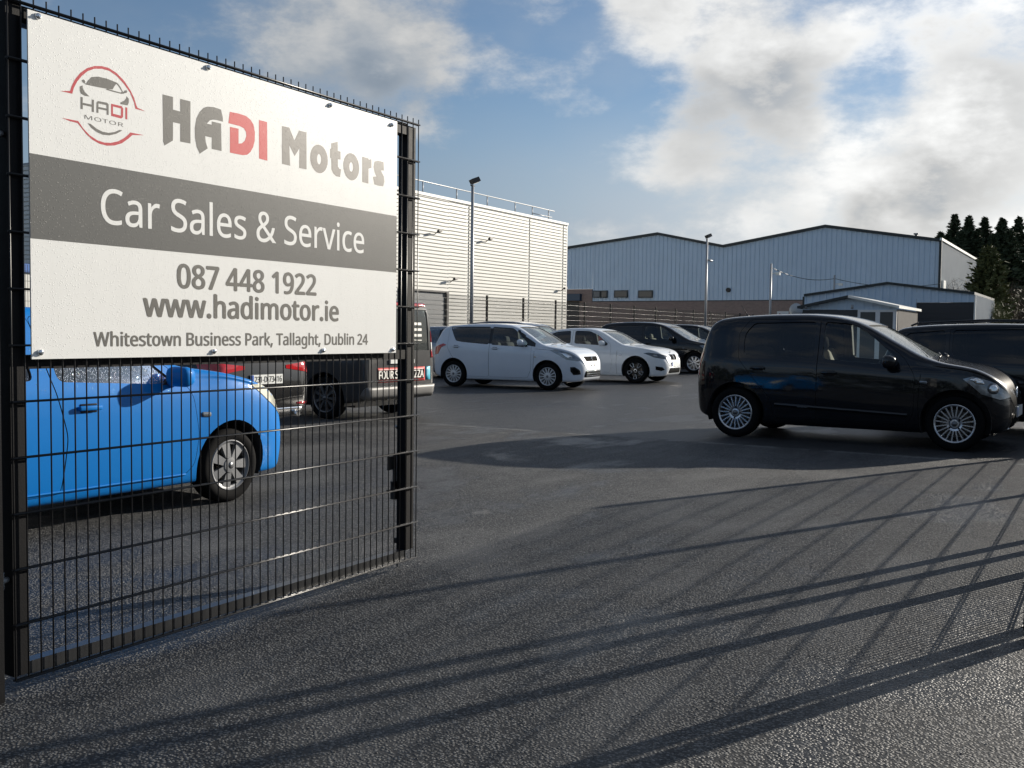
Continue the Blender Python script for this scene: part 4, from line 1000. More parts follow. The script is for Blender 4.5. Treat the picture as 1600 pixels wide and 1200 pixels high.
boxpart('top_rail', gate, M_STEEL, 0.058, 2.318, 0.003, 0.059, GB+2.335, GB+2.395)
boxpart('middle_rail', gate, M_STEEL, 0.058, 2.318, 0.003, 0.059, GB+1.115, GB+1.165)
boxpart('bottom_rail', gate, simple('glossy_steel', (.030, .031, .033), .30, .3, .6, .3, 9), 0.058, 2.318, 0.003, 0.055, GB+.005, GB+.052)  # paler and glossier steel than the other rails
db = MB(); db.tube((2.348, .075, 0.004), (2.348, .075, 0.78), .0075, 8); db.tube((2.348, .075, 0.78), (2.322, .075, .80), .0075, 8)
db.build('drop_bolt', [M_GALV], gate)
boxpart('bolt_bracket', gate, M_BLACKP, 2.305, 2.36, .062, .095, GB+.33, GB+.43)
boxpart('bolt_bracket', gate, M_BLACKP, 2.328, 2.368, .062, .09, GB+.08, GB+.11)
lk = MB(); lk.box(2.248, 2.305, .066, .074, GB+.50, GB+.575); lk.box(2.305, 2.318, .062, .080, GB+.40, GB+.58); lk.tube((2.243, .07, GB+.385), (2.308, .07, GB+.385), .006, 8)
lk.build('latch', [M_BLACKP], gate)
for z in (.42, 2.0):
    h = MB(); h.tube((-.03, .03, z-.03), (-.03, .03, z+.03), .016, 10); h.tube((-.028, .03, z), (.004, .03, z), .011, 8); h.build('hinge', [M_GALV], gate)
post = thing('gate_post', 'thick black steel post holding the open gate at the left edge', 'post', (-.105, .03, 0))
boxpart('shaft', post, M_STEEL, -.055, .055, -.055, .055, 0.0, 2.75)
boxpart('cap', post, M_BLACKP, -.059, .059, -.059, .059, 2.751, 2.775)
for z in (.42, 2.0): MB().tube((.055, 0, z), (.075, 0, z), .016, 8).build('hinge_bolt', [M_GALV], post)

# ------------------------------------------------------------------ sign board
def sign_mat(name, col, spec=0.4):
    m, t = new_mat(name)
    tc = t.n('ShaderNodeTexCoord').outputs['Object']
    v = t.n('ShaderNodeTexVoronoi', {'Vector': tc, 'Scale': 150.0, 'Randomness': 1.0}, feature='F1')
    sz = t.n('ShaderNodeSeparateColor', {0: v.outputs[1]}).outputs[1]
    rad = t.math('ADD', 0.10, t.math('MULTIPLY', sz, 0.30))
    dome = t.math('MULTIPLY', t.smooth(t.math('DIVIDE', v.outputs[0], rad), 1.0, 0.1), t.math('GREATER_THAN', t.n('ShaderNodeSeparateColor', {0: v.outputs[1]}).outputs[0], 0.45))
    run = t.noise(t.n('ShaderNodeMapping', {'Vector': tc, 'Scale': (14, 1, 0.8)}).outputs[0], 1.0, 4, 0.6)
    c = t.mix(t.smooth(run, 0.45, 0.75, 0, 0.10), tuple(col), tuple(x*0.75 for x in col))
    bp = t.n('ShaderNodeBump', {'Strength': 1.0, 'Distance': 1.0, 'Height': t.math('MULTIPLY', dome, 0.0011)})
    p = t.n('ShaderNodeBsdfPrincipled', {'Base Color': c, 'Roughness': 0.32, 'Specular IOR Level': spec, 'Normal': bp.outputs[0]})
    t.n('ShaderNodeOutputMaterial', {0: p.outputs[0]}); return m
M_SGW = sign_mat('sign_panel_white', (0.70, 0.705, 0.69)); M_SGG = sign_mat('sign_panel_grey', (0.105, 0.105, 0.10))
M_SGD = sign_mat('sign_ink_grey', (0.135, 0.13, 0.118)); M_SGT = sign_mat('sign_ink_taupe', (0.20, 0.185, 0.168)); M_SGR = sign_mat('sign_ink_red', (0.52, 0.065, 0.065))
M_SGK = sign_mat('sign_ink_logo_red', (0.45, 0.05, 0.06))
YS = -0.030
sign = thing('sign_board', 'white and grey car sales sign board bolted to the gate', 'sign', (1.12, YS, 1.21))
SO = Vector((1.12, YS, 1.21))
def sg_box(name, mat, *b):
    m = MB().box(*b); m.v = [tuple(Vector(p)-SO) for p in m.v]; return m.build(name, [mat], sign)
sg_box('panel', M_SGW, 0.064, 2.182, YS-.002, YS+.004, 1.211, 2.438)
sg_box('grey_band', M_SGG, 0.0645, 2.1815, YS-.0026, YS-.0021, 1.640, 1.939)
SP = lambda a, b: (a-SO.x, -.0024, b-SO.z)
SPB = lambda a, b: (a-SO.x, -.0030, b-SO.z)
fit_text('lettering', 'Car Sales & Service', 0.3545, 1.909, 1.7205, 1.856, SPB, M_SGW, sign, 'C', 0.012)
fit_text('lettering', '087 448 1922', 0.7165, 1.5497, 1.4935, 1.592, SP, M_SGD, sign, '0', 0.050)
fit_text('lettering', 'www.hadimotor.ie', 0.5472, 1.7131, 1.374, 1.4735, SP, M_SGD, sign, 'h', 0.050)
fit_text('lettering', 'Whitestown Business Park, Tallaght, Dublin 24', 0.3182, 1.9433, 1.256, 1.309, SP, M_SGD, sign, 'W', 0.045)
def print_poly(name, mat, pts, ox, oy, sc, hole=None, par=None):
    """flat print traced in picture coordinates and laid on the board"""
    def pl(q):
        P_ = on_plane_y(ox+q[0]/sc, oy+q[1]/sc, YS); return Vector((P_.x-SO.x, P_.z-SO.z))
    V = [pl(q) for q in pts]; E = [(i, (i+1) % len(V)) for i in range(len(V))]; n = len(V)
    if hole: V += [pl(q) for q in hole]; E += [(n+i, n+(i+1) % len(hole)) for i in range(len(hole))]
    vs, es, fs, a_, b_, c_ = geometry.delaunay_2d_cdt(V, E, [], 1 if not hole else 2, 1e-7)
    if hole:   # keep triangles inside the outline and outside the hole
        def inside(p, poly):
            r = False; j = len(poly)-1
            for i in range(len(poly)):
                if ((poly[i].y > p.y) != (poly[j].y > p.y)) and p.x < (poly[j].x-poly[i].x)*(p.y-poly[i].y)/(poly[j].y-poly[i].y)+poly[i].x: r = not r
                j = i
            return r
        vs, es, fs, a_, b_, c_ = geometry.delaunay_2d_cdt(V, E, [], 0, 1e-7)
        fs = [f for f in fs if (lambda c: inside(c, V[:n]) and not inside(c, V[n:]))(sum((vs[i] for i in f), Vector((0, 0)))/len(f))]
    m = MB(); m.add([(p.x, -.0024, p.y) for p in vs], fs); return m.build(name, [mat], par or sign)
def arc_pts(cx, cy, rx, ry, a0, a1, n=20): return [(cx+rx*math.cos(RAD(a0+(a1-a0)*k/n)), cy+ry*math.sin(RAD(a0+(a1-a0)*k/n))) for k in range(n+1)]
A = (240, 130, 8)
print_poly('letter', M_SGD, [(107,140),(238,172),(238,330),(328,355),(328,196),(456,228),(456,755),(328,730),(328,508),(238,488),(238,716),(132,780),(115,730)], *A)
print_poly('letter', M_SGD, [(572,882),(535,800),(512,680),(510,560),(530,440),(570,360),(620,308),(670,293),(750,300),(838,330),(862,440),(862,482),(790,462),(740,455),(700,465),(675,490),(665,505),(722,520),(722,478),(838,505),(845,848),(722,822),(722,680),(640,662),(648,740),(672,815)], *A)
print_poly('letter', M_SGR, [(948,358),(1060,380),(1150,410),(1210,460),(1245,520),(1262,610),(1260,720),(1240,800),(1205,862),(1165,895),(1110,900),(1030,885),(950,868),(950,545),(1058,570),(1058,755),(1100,752),(1135,720),(1155,660),(1150,610),(1125,565),(1080,540),(1010,520),(930,500)], *A)
print_poly('letter', M_SGR, [(1312,460),(1414,486),(1418,970),(1314,942)], *A)
B = (430, 180, 8)
print_poly('letter', M_SGT, [(80,135),(172,155),(236,318),(294,192),(386,215),(388,678),(296,660),(300,410),(240,512),(172,375),(182,632),(80,608)], *B)
def oval(cx, cy, rx, ry, sk, n=24): return [(cx+rx*math.cos(2*math.pi*k/n), cy+ry*math.sin(2*math.pi*k/n)+sk*rx*math.cos(2*math.pi*k/n)) for k in range(n)]
print_poly('letter', M_SGT, oval(543, 547, 110, 178, .2), *B, hole=oval(544, 550, 26, 64, .2))
print_poly('letter', M_SGT, [(697,352),(776,332),(778,448),(812,456),(812,556),(778,548),(780,640),(795,668),(820,678),(806,772),(760,764),(722,730),(700,680),(697,540),(682,530),(682,422),(697,424)], *B)
print_poly('letter', M_SGT, oval(946, 645, 99, 170, .2), *B, hole=oval(946, 647, 24, 60, .2))
print_poly('letter', M_SGT, [(1084,520),(1160,540),(1164,556),(1198,550),(1198,660),(1162,668),(1160,856),(1084,835)], *B)
print_poly('letter', M_SGT, [(1238,580),(1280,568),(1350,588),(1355,692),(1318,690),(1330,720),(1355,770),(1360,830),(1345,890),(1290,882),(1235,865),(1218,770),(1262,768),(1240,715),(1226,650)], *B)
LG = (85, 95, 8.573)
arch_o = [(70,405),(205,405),(225,340),(270,250),(340,165),(430,100),(530,70),(630,72),(720,95),(830,165),(930,270),(1010,390),(1060,490),(1095,600),(1108,628),(1215,678)]
arch_i = [(1080,645),(1062,560),(1010,430),(930,315),(830,205),(730,135),(630,108),(530,108),(440,140),(360,205),(300,280),(255,365),(235,442),(160,425)]
print_poly('logo_arc', M_SGK, arch_o+arch_i, *LG)
low_o = [(90,765),(200,785),(315,808),(380,905),(470,1000),(570,1065),(660,1095),(750,1100),(850,1078),(930,1035),(985,990),(1012,960),(1200,998)]
low_i = [(1040,995),(990,1040),(900,1105),(800,1135),(700,1138),(600,1112),(500,1055),(420,980),(350,890),(305,835),(200,808)]
print_poly('logo_arc', M_SGK, low_o+low_i, *LG)
print_poly('logo_car', M_SGD, [(412,318),(440,270),(490,218),(580,212),(700,240),(835,295),(800,340),(775,385),(720,380),(560,350)], *LG)
print_poly('logo_car', M_SGD, [(835,295),(880,350),(915,420),(935,432),(900,445),(775,415),(680,385),(700,376),(880,425),(900,415),(860,350),(822,305)], *LG)
print_poly('logo_car', M_SGD, [(358,262),(385,250),(408,270),(405,295),(425,315),(400,305),(375,290)], *LG)
print_poly('logo_car', M_SGD, [(930,400),(960,395),(972,415),(960,432),(930,436),(915,445),(922,420)], *LG)
print_poly('logo_car', M_SGD, [(335,345),(372,330),(375,370),(400,415),(465,480),(400,470),(350,440),(335,400)], *LG)
print_poly('logo_car', M_SGD, [(962,475),(992,510),(992,560),(975,598),(880,580),(880,560),(930,535),(955,505)], *LG)
print_poly('logo_smile', M_SGD, [(440,835),(480,845),(560,910),(640,950),(720,965),(800,955),(870,925),(905,935),(820,980),(730,1000),(640,990),(560,955),(490,900)], *LG)
for pts in ([(345,482),(375,490),(375,562),(495,588),(495,518),(525,525),(525,690),(495,683),(495,618),(375,592),(375,650),(345,645)],
            [(558,560),(580,540),(700,562),(722,585),(722,728),(695,722),(695,668),(585,645),(585,700),(558,695)]):
    print_poly('logo_letter', M_SGD, pts, *LG, hole=None if len(pts) == 12 else [(585,572),(690,595),(695,640),(585,618)])
print_poly('logo_letter', M_SGK, [(755,575),(895,608),(918,640),(915,755),(890,775),(755,738)], *LG, hole=[(780,612),(888,640),(885,735),(780,708)])
print_poly('logo_letter', M_SGK, [(945,622),(972,628),(972,788),(945,780)], *LG)
fit_text('logo_word', 'MOTOR', on_plane_y(85+398/8.573, 95+760/8.573, YS).x, on_plane_y(85+918/8.573, 95+850/8.573, YS).x,
         on_plane_y(85+560/8.573, 95+810/8.573, YS).z, on_plane_y(85+560/8.573, 95+758/8.573, YS).z, SP, M_SGD, sign, 'M', 0.0, 1.05)
for x, z in ((.1024, 2.4228), (.8809, 2.4225), (1.6483, 2.418), (2.1322, 2.412), (.0959, 1.2347), (.9064, 1.2305), (1.6007, 1.2290), (2.1532, 1.228)):
    b_ = MB(); b_.lathe([(.001, -.010), (.007, -.0095), (.0105, -.007), (.0115, -.002), (.0115, 0)], 14); b_.tube((0, -.0095, 0), (0, -.0145, 0), .0045, 6)
    b_.build('bolt', [M_CHROME], sign, (x-SO.x, -.0025, z-SO.z))

# ------------------------------------------------------------------ mesh fences
def fence(name, label, x0, Y, z1, posts, side=1, pw=.06, vstep=.05, group=None, double=True):
    f = thing(name, label, 'fence', (x0, Y, 0), 0, group)
    pm = MB().box(-pw/2, pw/2, -pw/2, pw/2, 0, z1+.03); pm.box(-pw/2-.003, pw/2+.003, -pw/2-.003, pw/2+.003, z1+.031, z1+.045)
    pmesh = pm.mesh('post', [M_STEEL]); cache = {}
    for p in posts: link('post', pmesh, f, (p-x0, 0, 0))
    for a, b in zip(posts, posts[1:]):
        L = round(b-a, 3)
        if L < .2: continue
        if L not in cache:
            m = MB(); n = int(L/vstep)
            for i in range(n+1): m.tube((i*vstep+.01, 0, .04), (i*vstep+.01, 0, z1), .0045, 4, caps=False)
            for k in range(int((z1-.04)/.2)+1):
                for dy in ((-.008, .008) if double else (0,)): m.tube((0, dy, .05+.2*k), (L, dy, .05+.2*k), .0038, 5, caps=False)
            cache[L] = m.mesh('mesh_panel', [M_WIRE])
        o = link('mesh_panel', cache[L], f, (a-x0, -side*(pw/2+.012), 0)); o['kind'] = 'stuff'
    return f
fence('boundary_fence', 'long black mesh fence behind the rows of parked cars', 7.5, 15.5, 2.58, [7.5+2.515*i for i in range(25)])
fence('side_fence', 'black mesh fence just outside the right edge whose shadow crosses the asphalt', 2.98, -3.085, 2.42, [2.80, 3.04, 4.45, 5.18, 5.62, 8.15, 11.65], side=-1, pw=.06)

# ------------------------------------------------------------------ white clad warehouse
M_WCLAD = simple('white_cladding', (0.66, 0.655, 0.615), .45, 0, .5, .05, 1.5)
M_WTRIM = simple('white_flashing', (0.70, 0.70, 0.66), .45, 0, .5, .05, 3)
M_GREYM = simple('grey_steel_door', (0.13, 0.14, 0.15), .5, .2, .5, .1, 6)
M_DARK = simple('dark_recess', (0.02, 0.02, 0.022), .6)
M_ROOF = simple('roof_sheet', (0.30, 0.32, 0.34), .6, 0, .5, .1, 2)
WX0, WX1, WY, WZ = 20.0, 45.75, 22.0, 7.22
wb_ = thing('white_warehouse', 'white warehouse clad in horizontal ribbed sheets with roof railing', 'warehouse', ((WX0+WX1)/2, WY, 0))
wo = Vector(((WX0+WX1)/2, WY, 0))
def wadd(name, mb, mats, par=None):
    mb.v = [tuple(Vector(p)-wo) for p in mb.v]; return mb.build(name, mats, par or wb_)
def h_clad(xa, xb, z0, z1, pitch=.157, d=.055, Y=WY):
    m = MB(); prof = []; z = z0
    while z < z1-.02:
        for dz, dy in ((0, 0), (.006, -d), (.116, -d), (.130, 0)): prof.append((min(z+dz, z1), dy))
        z += pitch
    prof.append((z1, 0))
    vs = []; fs = []
    for (zz, dy) in prof: vs += [(xa, Y+dy, zz), (xb, Y+dy, zz)]
    for i in range(len(prof)-1): fs.append((2*i, 2*i+1, 2*i+3, 2*i+2))
    m.add(vs, fs)
    for xx, rev in ((xa, 0), (xb, 1)):          # closed ends of the ribs
        for i in range(0, len(prof)-3, 4):
            q = [(xx, Y+prof[i+k][1], prof[i+k][0]) for k in range(4)]; m.add(q, [(0, 1, 2, 3)])
    return m
core = MB(); core.box(WX0+.05, WX1-.05, WY+.02, WY+32, 0, WZ-.1); wadd('core_wall', core, [M_WTRIM])
joints = [WX0, 26.6, 31.0, 36.18, 41.7, 45.28, WX1]
for a, b in zip(joints, joints[1:]):
    lo = 3.12 if abs(a-31.0) < .1 else 0.0
    if lo: wadd('cladding_sheet', h_clad(a+.06, 34.6, lo, WZ-.12), [M_WCLAD]); wadd('cladding_sheet', h_clad(34.6, b-.06, 0.0, WZ-.12), [M_WCLAD])
    else: wadd('cladding_sheet', h_clad(a+.06, b-.06, lo, WZ-.12), [M_WCLAD])
for j in joints[1:-1]:
    s_ = MB(); s_.box(j-.03, j+.03, WY-.022, WY+.018, 0, WZ-.1); wadd('joint_strip', s_, [M_WTRIM])
cp = MB(); cp.box(WX0-.06, WX1+.06, WY-.09, WY+.25, WZ-.119, WZ); wadd('parapet_flashing', cp, [M_WTRIM])
cs = MB(); cs.box(WX1-.052, WX1+.03, WY-.055, WY+.06, 0, WZ-.125); wadd('corner_flashing', cs, [M_WCLAD])
m = h_clad(WY, WY+32, 0, WZ-.12)   # shaded end wall
m.v = [(WX0+(y-WY), x, z) for x, y, z in m.v]; wadd('end_cladding', m, [M_WCLAD])
rf = MB(); rf.box(WX0, WX1, WY+.251, WY+32, WZ-.099, WZ-.04); wadd('roof', rf, [M_ROOF])
dr = MB(); dr.box(31.1, 34.45, WY-.005, WY+.016, 0, 3.05); d_ = wadd('roller_door', dr, [M_GREYM])
for k in range(14):
    s_ = MB(); s_.box(31.2, 34.35, WY-.022, WY-.006, .1+.2*k, .1+.2*k+.15); wadd('door_slat', s_, [M_GREYM], d_)
fr = MB(); fr.box(34.45, 34.6, WY-.10, WY+.015, 0, 3.12); fr.box(31.0, 31.1, WY-.10, WY+.015, 0, 3.12); fr.box(31.1, 34.45, WY-.10, WY+.015, 3.051, 3.12); wadd('door_frame', fr, [M_DARK])
rl = [WX0+.4+2.6*i for i in range(9)]+[42.93, 44.65]
for x in rl:
    p_ = MB(); p_.tube((x, WY+.5, WZ-.05), (x, WY+.5, WZ+.62), .028, 8); wadd('railing_post', p_, [M_GALV])
r_ = MB(); r_.tube((WX0+.4, WY+.5, WZ+.6), (45.3, WY+.5, WZ+.6), .026, 8); wadd('railing_rail', r_, [M_GALV])
r_ = MB(); r_.tube((42.93, WY+.5, WZ+.25), (45.0, WY+.5, WZ+.25), .022, 8); wadd('railing_rail', r_, [M_GALV])
for x, z in ((33.5, 5.6), (37.61, 5.62), (34.75, 3.62), (45.1, 3.66)):
    f_ = MB(); f_.tube((x, WY-.03, z-.1), (x+.03, WY-.26, z+.06), .018, 6); f_.obox((x+.03, WY-.31, z+.06), (.11, 0, .015), (0, .06, -.02), (0, .015, .05)); wadd('wall_floodlight', f_, [M_DARK])
# low white store with a blue roof edge beyond the blue car
low = thing('low_store', 'low white store with blue roof edge behind the gate post', 'shed', (12.2, 17.6, 0))
MB().box(-4.5, 2.2, 0, 3.5, 0, 2.55).build('wall', [M_WCLAD], low)
MB().box(-4.55, 2.25, -.06, 3.56, 2.551, 2.74).build('roof_edge', [simple('blue_fascia', (.03, .12, .38), .5)], low)

# ------------------------------------------------------------------ blue-grey double-gabled warehouse
M_BCLAD = simple('blue_grey_cladding', (0.47, 0.59, 0.72), .5, 0, .4, .10, .8)
M_BDARK = simple('dark_trim', (0.012, 0.02, 0.024), .5)
M_LCLAD = simple('pale_grey_cladding', (0.40, 0.43, 0.45), .5, 0, .4, .12, .9)
def brick_mat():
    m, t = new_mat('plinth_brick')
    tc = t.n('ShaderNodeTexCoord').outputs['Object']
    mp = t.n('ShaderNodeMapping', {'Vector': tc, 'Rotation': (RAD(90), 0, RAD(90))}).outputs[0]
    sx = t.n('ShaderNodeSeparateXYZ', {0: tc}); v2 = t.n('ShaderNodeCombineXYZ', {0: sx.outputs[1], 1: sx.outputs[2], 2: 0.0}).outputs[0]
    br = t.n('ShaderNodeTexBrick', {'Vector': v2, 'Color1': (.20, .135, .115, 1), 'Color2': (.26, .18, .155, 1), 'Mortar': (.27, .25, .23, 1), 'Scale': 1.0, 'Mortar Size': .008, 'Brick Width': .225, 'Row Height': .075})
    p = t.n('ShaderNodeBsdfPrincipled', {'Base Color': br.outputs[0], 'Roughness': .85}); t.n('ShaderNodeOutputMaterial', {0: p.outputs[0]}); return m
M_BRICK = brick_mat()
BX = 70.0
PROF = [(6.8, 7.84), (14.3, 9.10), (21.7, 7.95), (26.9, 9.08), (42.0, 7.5)]
def roof_z(y):
    for (a, za), (b, zb) in zip(PROF, PROF[1:]):
        if a <= y <= b: return za+(zb-za)*(y-a)/(b-a)
    return PROF[0][1] if y < PROF[0][0] else PROF[-1][1]
bw = thing('blue_warehouse', 'large blue-grey ribbed warehouse with two shallow gables', 'warehouse', (BX, 20, 0)); bo = Vector((BX, 20, 0))
def badd(name, mb, mats, par=None, root=None, org=None):
    og = bo if org is None else org
    mb.v = [tuple(Vector(p)-og) for p in mb.v]; return mb.build(name, mats, par or root or bw)
def v_clad(coords, z0, ztop, place, rib=.34, d=.045):
    """vertical ribbed sheet; place(a, depth, z)"""
    m = MB(); prof = []; a = coords[0]
    while a < coords[1]-1e-6:
        for da, dd in ((0, 0), (.20, 0), (.235, d), (.305, d), (.34, 0)): 
            if a+da <= coords[1]+1e-6 and not (da == .34 and a+.34 < coords[1]-1e-6): prof.append((a+da, dd))
        a += rib
    if prof[-1][0] < coords[1]-1e-4: prof.append((coords[1], prof[-1][1]))
    vs = []
    for a, dd in prof: vs += [place(a, dd, z0), place(a, dd, ztop(a))]
    m.add(vs, [(2*i, 2*i+2, 2*i+3, 2*i+1) for i in range(len(prof)-1)]); return m
badd('gable_cladding', v_clad((6.84, 32.40), 3.9, lambda y: roof_z(y)-.05, lambda a_, d_, z: (BX-d_, a_, z)), [M_BCLAD])
badd('gable_cladding', v_clad((32.41, 42), 4.9, lambda y: roof_z(y)-.05, lambda a_, d_, z: (BX-d_, a_, z)), [M_BCLAD])
pl = MB(); pl.box(BX-.10, BX+.25, 6.85, 32.4, 0, 3.86); badd('brick_plinth', pl, [M_BRICK])
pl = MB(); pl.box(BX-.10, BX+.25, 32.401, 42, 0, 4.88); badd('brick_plinth', pl, [M_BRICK])
fl = MB(); fl.box(BX-.13, BX, 6.85, 32.4, 3.861, 3.92); badd('plinth_flashing', fl, [M_BDARK])
for (a, za), (b, zb) in zip(PROF, PROF[1:]):
    t_ = MB(); t_.prism([(a, za-.14), (b, zb-.14), (b, zb+.06), (a, za+.06)], BX-.16, BX+.1, lambda p, q, d_: (d_, p, q)); badd('verge_trim', t_, [M_BDARK])
    r_ = MB(); r_.prism([(a, za-.10), (b, zb-.10), (b, zb+.04), (a, za+.04)], BX+.101, BX+23, lambda p, q, d_: (d_, p, q)); badd('roof', r_, [M_ROOF])
badd('side_cladding', v_clad((BX+.02, BX+22.9), 0, lambda x: 7.78, lambda a_, d_, z: (a_, 6.8-d_, z)), [M_LCLAD])
e_ = MB(); e_.box(BX-.15, BX+23, 6.66, 6.80, 7.785, 7.95); badd('eaves_gutter', e_, [M_WTRIM])
e_ = MB(); e_.box(BX-.12, BX+.015, 6.67, 6.83, 0, 7.78); badd('corner_trim', e_, [M_BDARK])
e_ = MB(); e_.box(BX+22.9, BX+23, 6.85, 42, 0, 7.4); badd('back_wall', e_, [M_LCLAD])
M_WIN = simple('dark_window', (0.02, 0.025, 0.03), .3, 0, .6, .1, 5)
for (ya, yb, za, zb) in ((31.65, 32.3, 4.18, 4.75), (31.05, 31.6, 4.18, 4.75), (29.3, 30.45, 4.18, 4.75), (27.2, 28.4, 4.15, 4.72), (12.5, 14.0, 3.0, 3.75)):
    w_ = MB(); w_.box(BX-.16, BX-.06, ya, yb, za, zb); f_ = badd('window', w_, [M_BDARK])
    p_ = MB(); p_.box(BX-.165, BX-.1605, ya+.08, yb-.08, za+.08, zb-.08); badd('pane', p_, [M_WIN if ya < 31.6 else M_GREYM], f_)
d_ = MB(); d_.box(BX-.14, BX-.101, 33.5, 35.0, 0, 3.9); dd = badd('door', d_, [M_DARK]); c_ = MB(); c_.box(BX-.5, BX-.101, 33.3, 35.3, 3.95, 4.5); badd('door_canopy', c_, [simple('blue_canopy', (.03, .06, .10), .5)])
v_ = MB(); v_.tube((BX-.06, 21.2, 4.67), (BX-.22, 21.2, 4.67), .17, 12); badd('vent', v_, [M_DARK])
v_ = MB(); v_.tube((BX+8, 9.6, 8.2), (BX+8, 9.6, 9.0), .09, 8); v_.obox((BX+8, 9.6, 9.05), (.16, 0, 0), (0, .16, 0), (0, 0, .05)); badd('roof_vent', v_, [M_GREYM])
v_ = MB(); v_.box(BX+.8, BX+1.9, 6.60, 6.74, 4.3, 5.2); badd('wall_notice', v_, [M_PLATE])

# ------------------------------------------------------------------ lower shed and site cabin
sh = thing('blue_shed', 'low blue-grey gabled shed with dark roller front before the big warehouse', 'shed', (50, 6, 0)); so = Vector((50, 6, 0)); SX = 50.0
SPR = [(2.38, 3.42), (6.32, 3.96), (10.38, 3.40)]
def shz(y):
    return 3.42+(3.96-3.42)*(y-2.38)/(6.32-2.38) if y < 6.32 else 3.96+(3.40-3.96)*(y-6.32)/(10.38-6.32)
badd('front_cladding', v_clad((4.97, 10.37), 0, lambda y: shz(y)-.03, lambda a, d, z: (SX-d, a, z), .34, .035), [M_BCLAD], root=sh, org=so)
badd('front_cladding', v_clad((2.40, 4.96), 3.03, lambda y: shz(y)-.03, lambda a, d, z: (SX-d, a, z), .34, .035), [M_BCLAD], root=sh, org=so)
q = MB(); q.box(SX-.03, SX+.1, 2.42, 4.93, 0, 3.0); rd = badd('roller_front', q, [simple('dark_shutter', (.016, .017, .022), .45)], root=sh, org=so)
for k in range(12): q = MB(); q.box(SX-.045, SX-.031, 2.45, 4.90, .05+.245*k, .05+.245*k+.22); badd('shutter_slat', q, [simple('dark_shutter', (.016, .017, .022), .45)], rd, org=so)
for (a, za), (b, zb) in zip(SPR, SPR[1:]):
    q = MB(); q.prism([(a, za-.03), (b, zb-.03), (b, zb+.09), (a, za+.09)], SX-.14, SX+9, lambda p, r, d: (d, p, r)); badd('roof', q, [M_BDARK], root=sh, org=so)
badd('side_cladding', v_clad((SX+.02, SX+9), 0, lambda x: 3.38, lambda a, d, z: (a, 2.38-d, z), .34, .035), [M_LCLAD], root=sh, org=so)
q = MB(); q.box(SX-.06, SX+.018, 2.33, 2.40, 0, 3.36); badd('corner_trim', q, [M_WTRIM], root=sh, org=so)
q = MB(); q.box(SX-.06, SX+.018, 10.38, 10.46, 0, 3.36); badd('corner_trim', q, [M_BDARK], root=sh, org=so)
q = MB(); q.box(SX+8.9, SX+9, 2.42, 10.3, 0, 3.3); badd('back_wall', q, [M_LCLAD], root=sh, org=so)

cb = thing('site_cabin', 'small gabled cabin with white-framed glazed doors before the blue shed', 'cabin', (40, 5.8, 0)); co = Vector((40, 5.8, 0)); CX = 40.0
CPR = [(3.95, 2.50), (5.92, 2.93), (7.95, 2.50)]
def chz(y): return 2.50+.43*(y-3.95)/1.97 if y < 5.92 else 2.93-.43*(y-5.92)/2.03
badd('gable_cladding', v_clad((4.1, 7.8), 2.43, lambda y: chz(y)-.03, lambda a, d, z: (CX-d, a, z), .34, .02), [M_BCLAD], root=cb, org=co)
q = MB(); q.box(CX-.02, CX+.1, 5.60, 7.8, 0, 2.42); badd('front_wall', q, [simple('cabin_grey', (.045, .05, .056), .6)], root=cb, org=co)
q = MB(); q.box(CX-.03, CX+.06, 4.12, 5.59, 0, 2.42); gf = badd('door_frame', q, [simple('upvc_white', (.68, .69, .70), .4)], root=cb, org=co)
for ya, yb in ((4.23, 4.72), (4.90, 5.48)):
    q = MB(); q.box(CX-.036, CX-.031, ya, yb, .3, 2.33); badd('door_pane', q, [M_WIN], gf, org=co)
for (a, za), (b, zb) in zip(CPR, CPR[1:]):
    q = MB(); q.prism([(a, za-.03), (b, zb-.03), (b, zb+.07), (a, za+.07)], CX-.35, CX+5, lambda p, r, d: (d, p, r)); badd('roof', q, [M_BDARK if a > 5 else M_WTRIM], root=cb, org=co)
badd('side_cladding', v_clad((CX, CX+4.9), 0, lambda x: 2.45, lambda a, d, z: (a, 4.1-d, z), .2, .03), [simple('timber_slats', (.22, .20, .18), .7)], root=cb, org=co)
for y in (5.75, 7.6): q = MB(); q.tube((CX-.3, y, 2.45), (CX-.3, y, 2.62), .05, 8); badd('lamp', q, [M_GALV], root=cb, org=co)
bn = thing('yard_board', 'small white notice board by the satellite dish above the black car roof', 'sign', (45, 10.05, 0))
MB().box(-.03, .03, -.27, .27, 2.12, 2.49).build('panel', [M_PLATE], bn); MB().box(.031, .09, -.05, .05, 0, 2.4).build('post', [M_GALV], bn)
MB().box(-.0325, -.0305, .12, .16, 2.24, 2.40).build('printed_mark', [M_SGK], bn); MB().box(-.0325, -.0305, -.20, .08, 2.27, 2.34).build('printed_mark', [M_SGK], bn)
dish = thing('satellite_dish', 'round grey satellite dish on a pole beside the white notice board', 'dish', (45.2, 9.5, 0))
q = MB(); q.lathe([(.001, .10), (.12, .085), (.24, .04), (.32, -.02)], 20); q.v = [(-y, x, z+2.55) for x, y, z in q.v]; q.build('reflector', [M_LCLAD], dish)
MB().tube((.08, 0, 0), (.08, 0, 2.55), .03, 8).build('pole', [M_GALV], dish); MB().tube((0, 0, 2.4), (-.35, 0, 2.5), .012, 6).build('feed_arm', [M_GALV], dish)
store = thing('grey_store', 'low blue-grey store between the fence end and the cabin', 'shed', (44, 8.9, 0))
MB().box(2, 5, -.9, 1.3, 0, 2.25).build('wall', [M_BCLAD], store); MB().box(1.9, 5.1, -1.0, 1.4, 2.251, 2.33).build('roof', [M_BDARK], store)

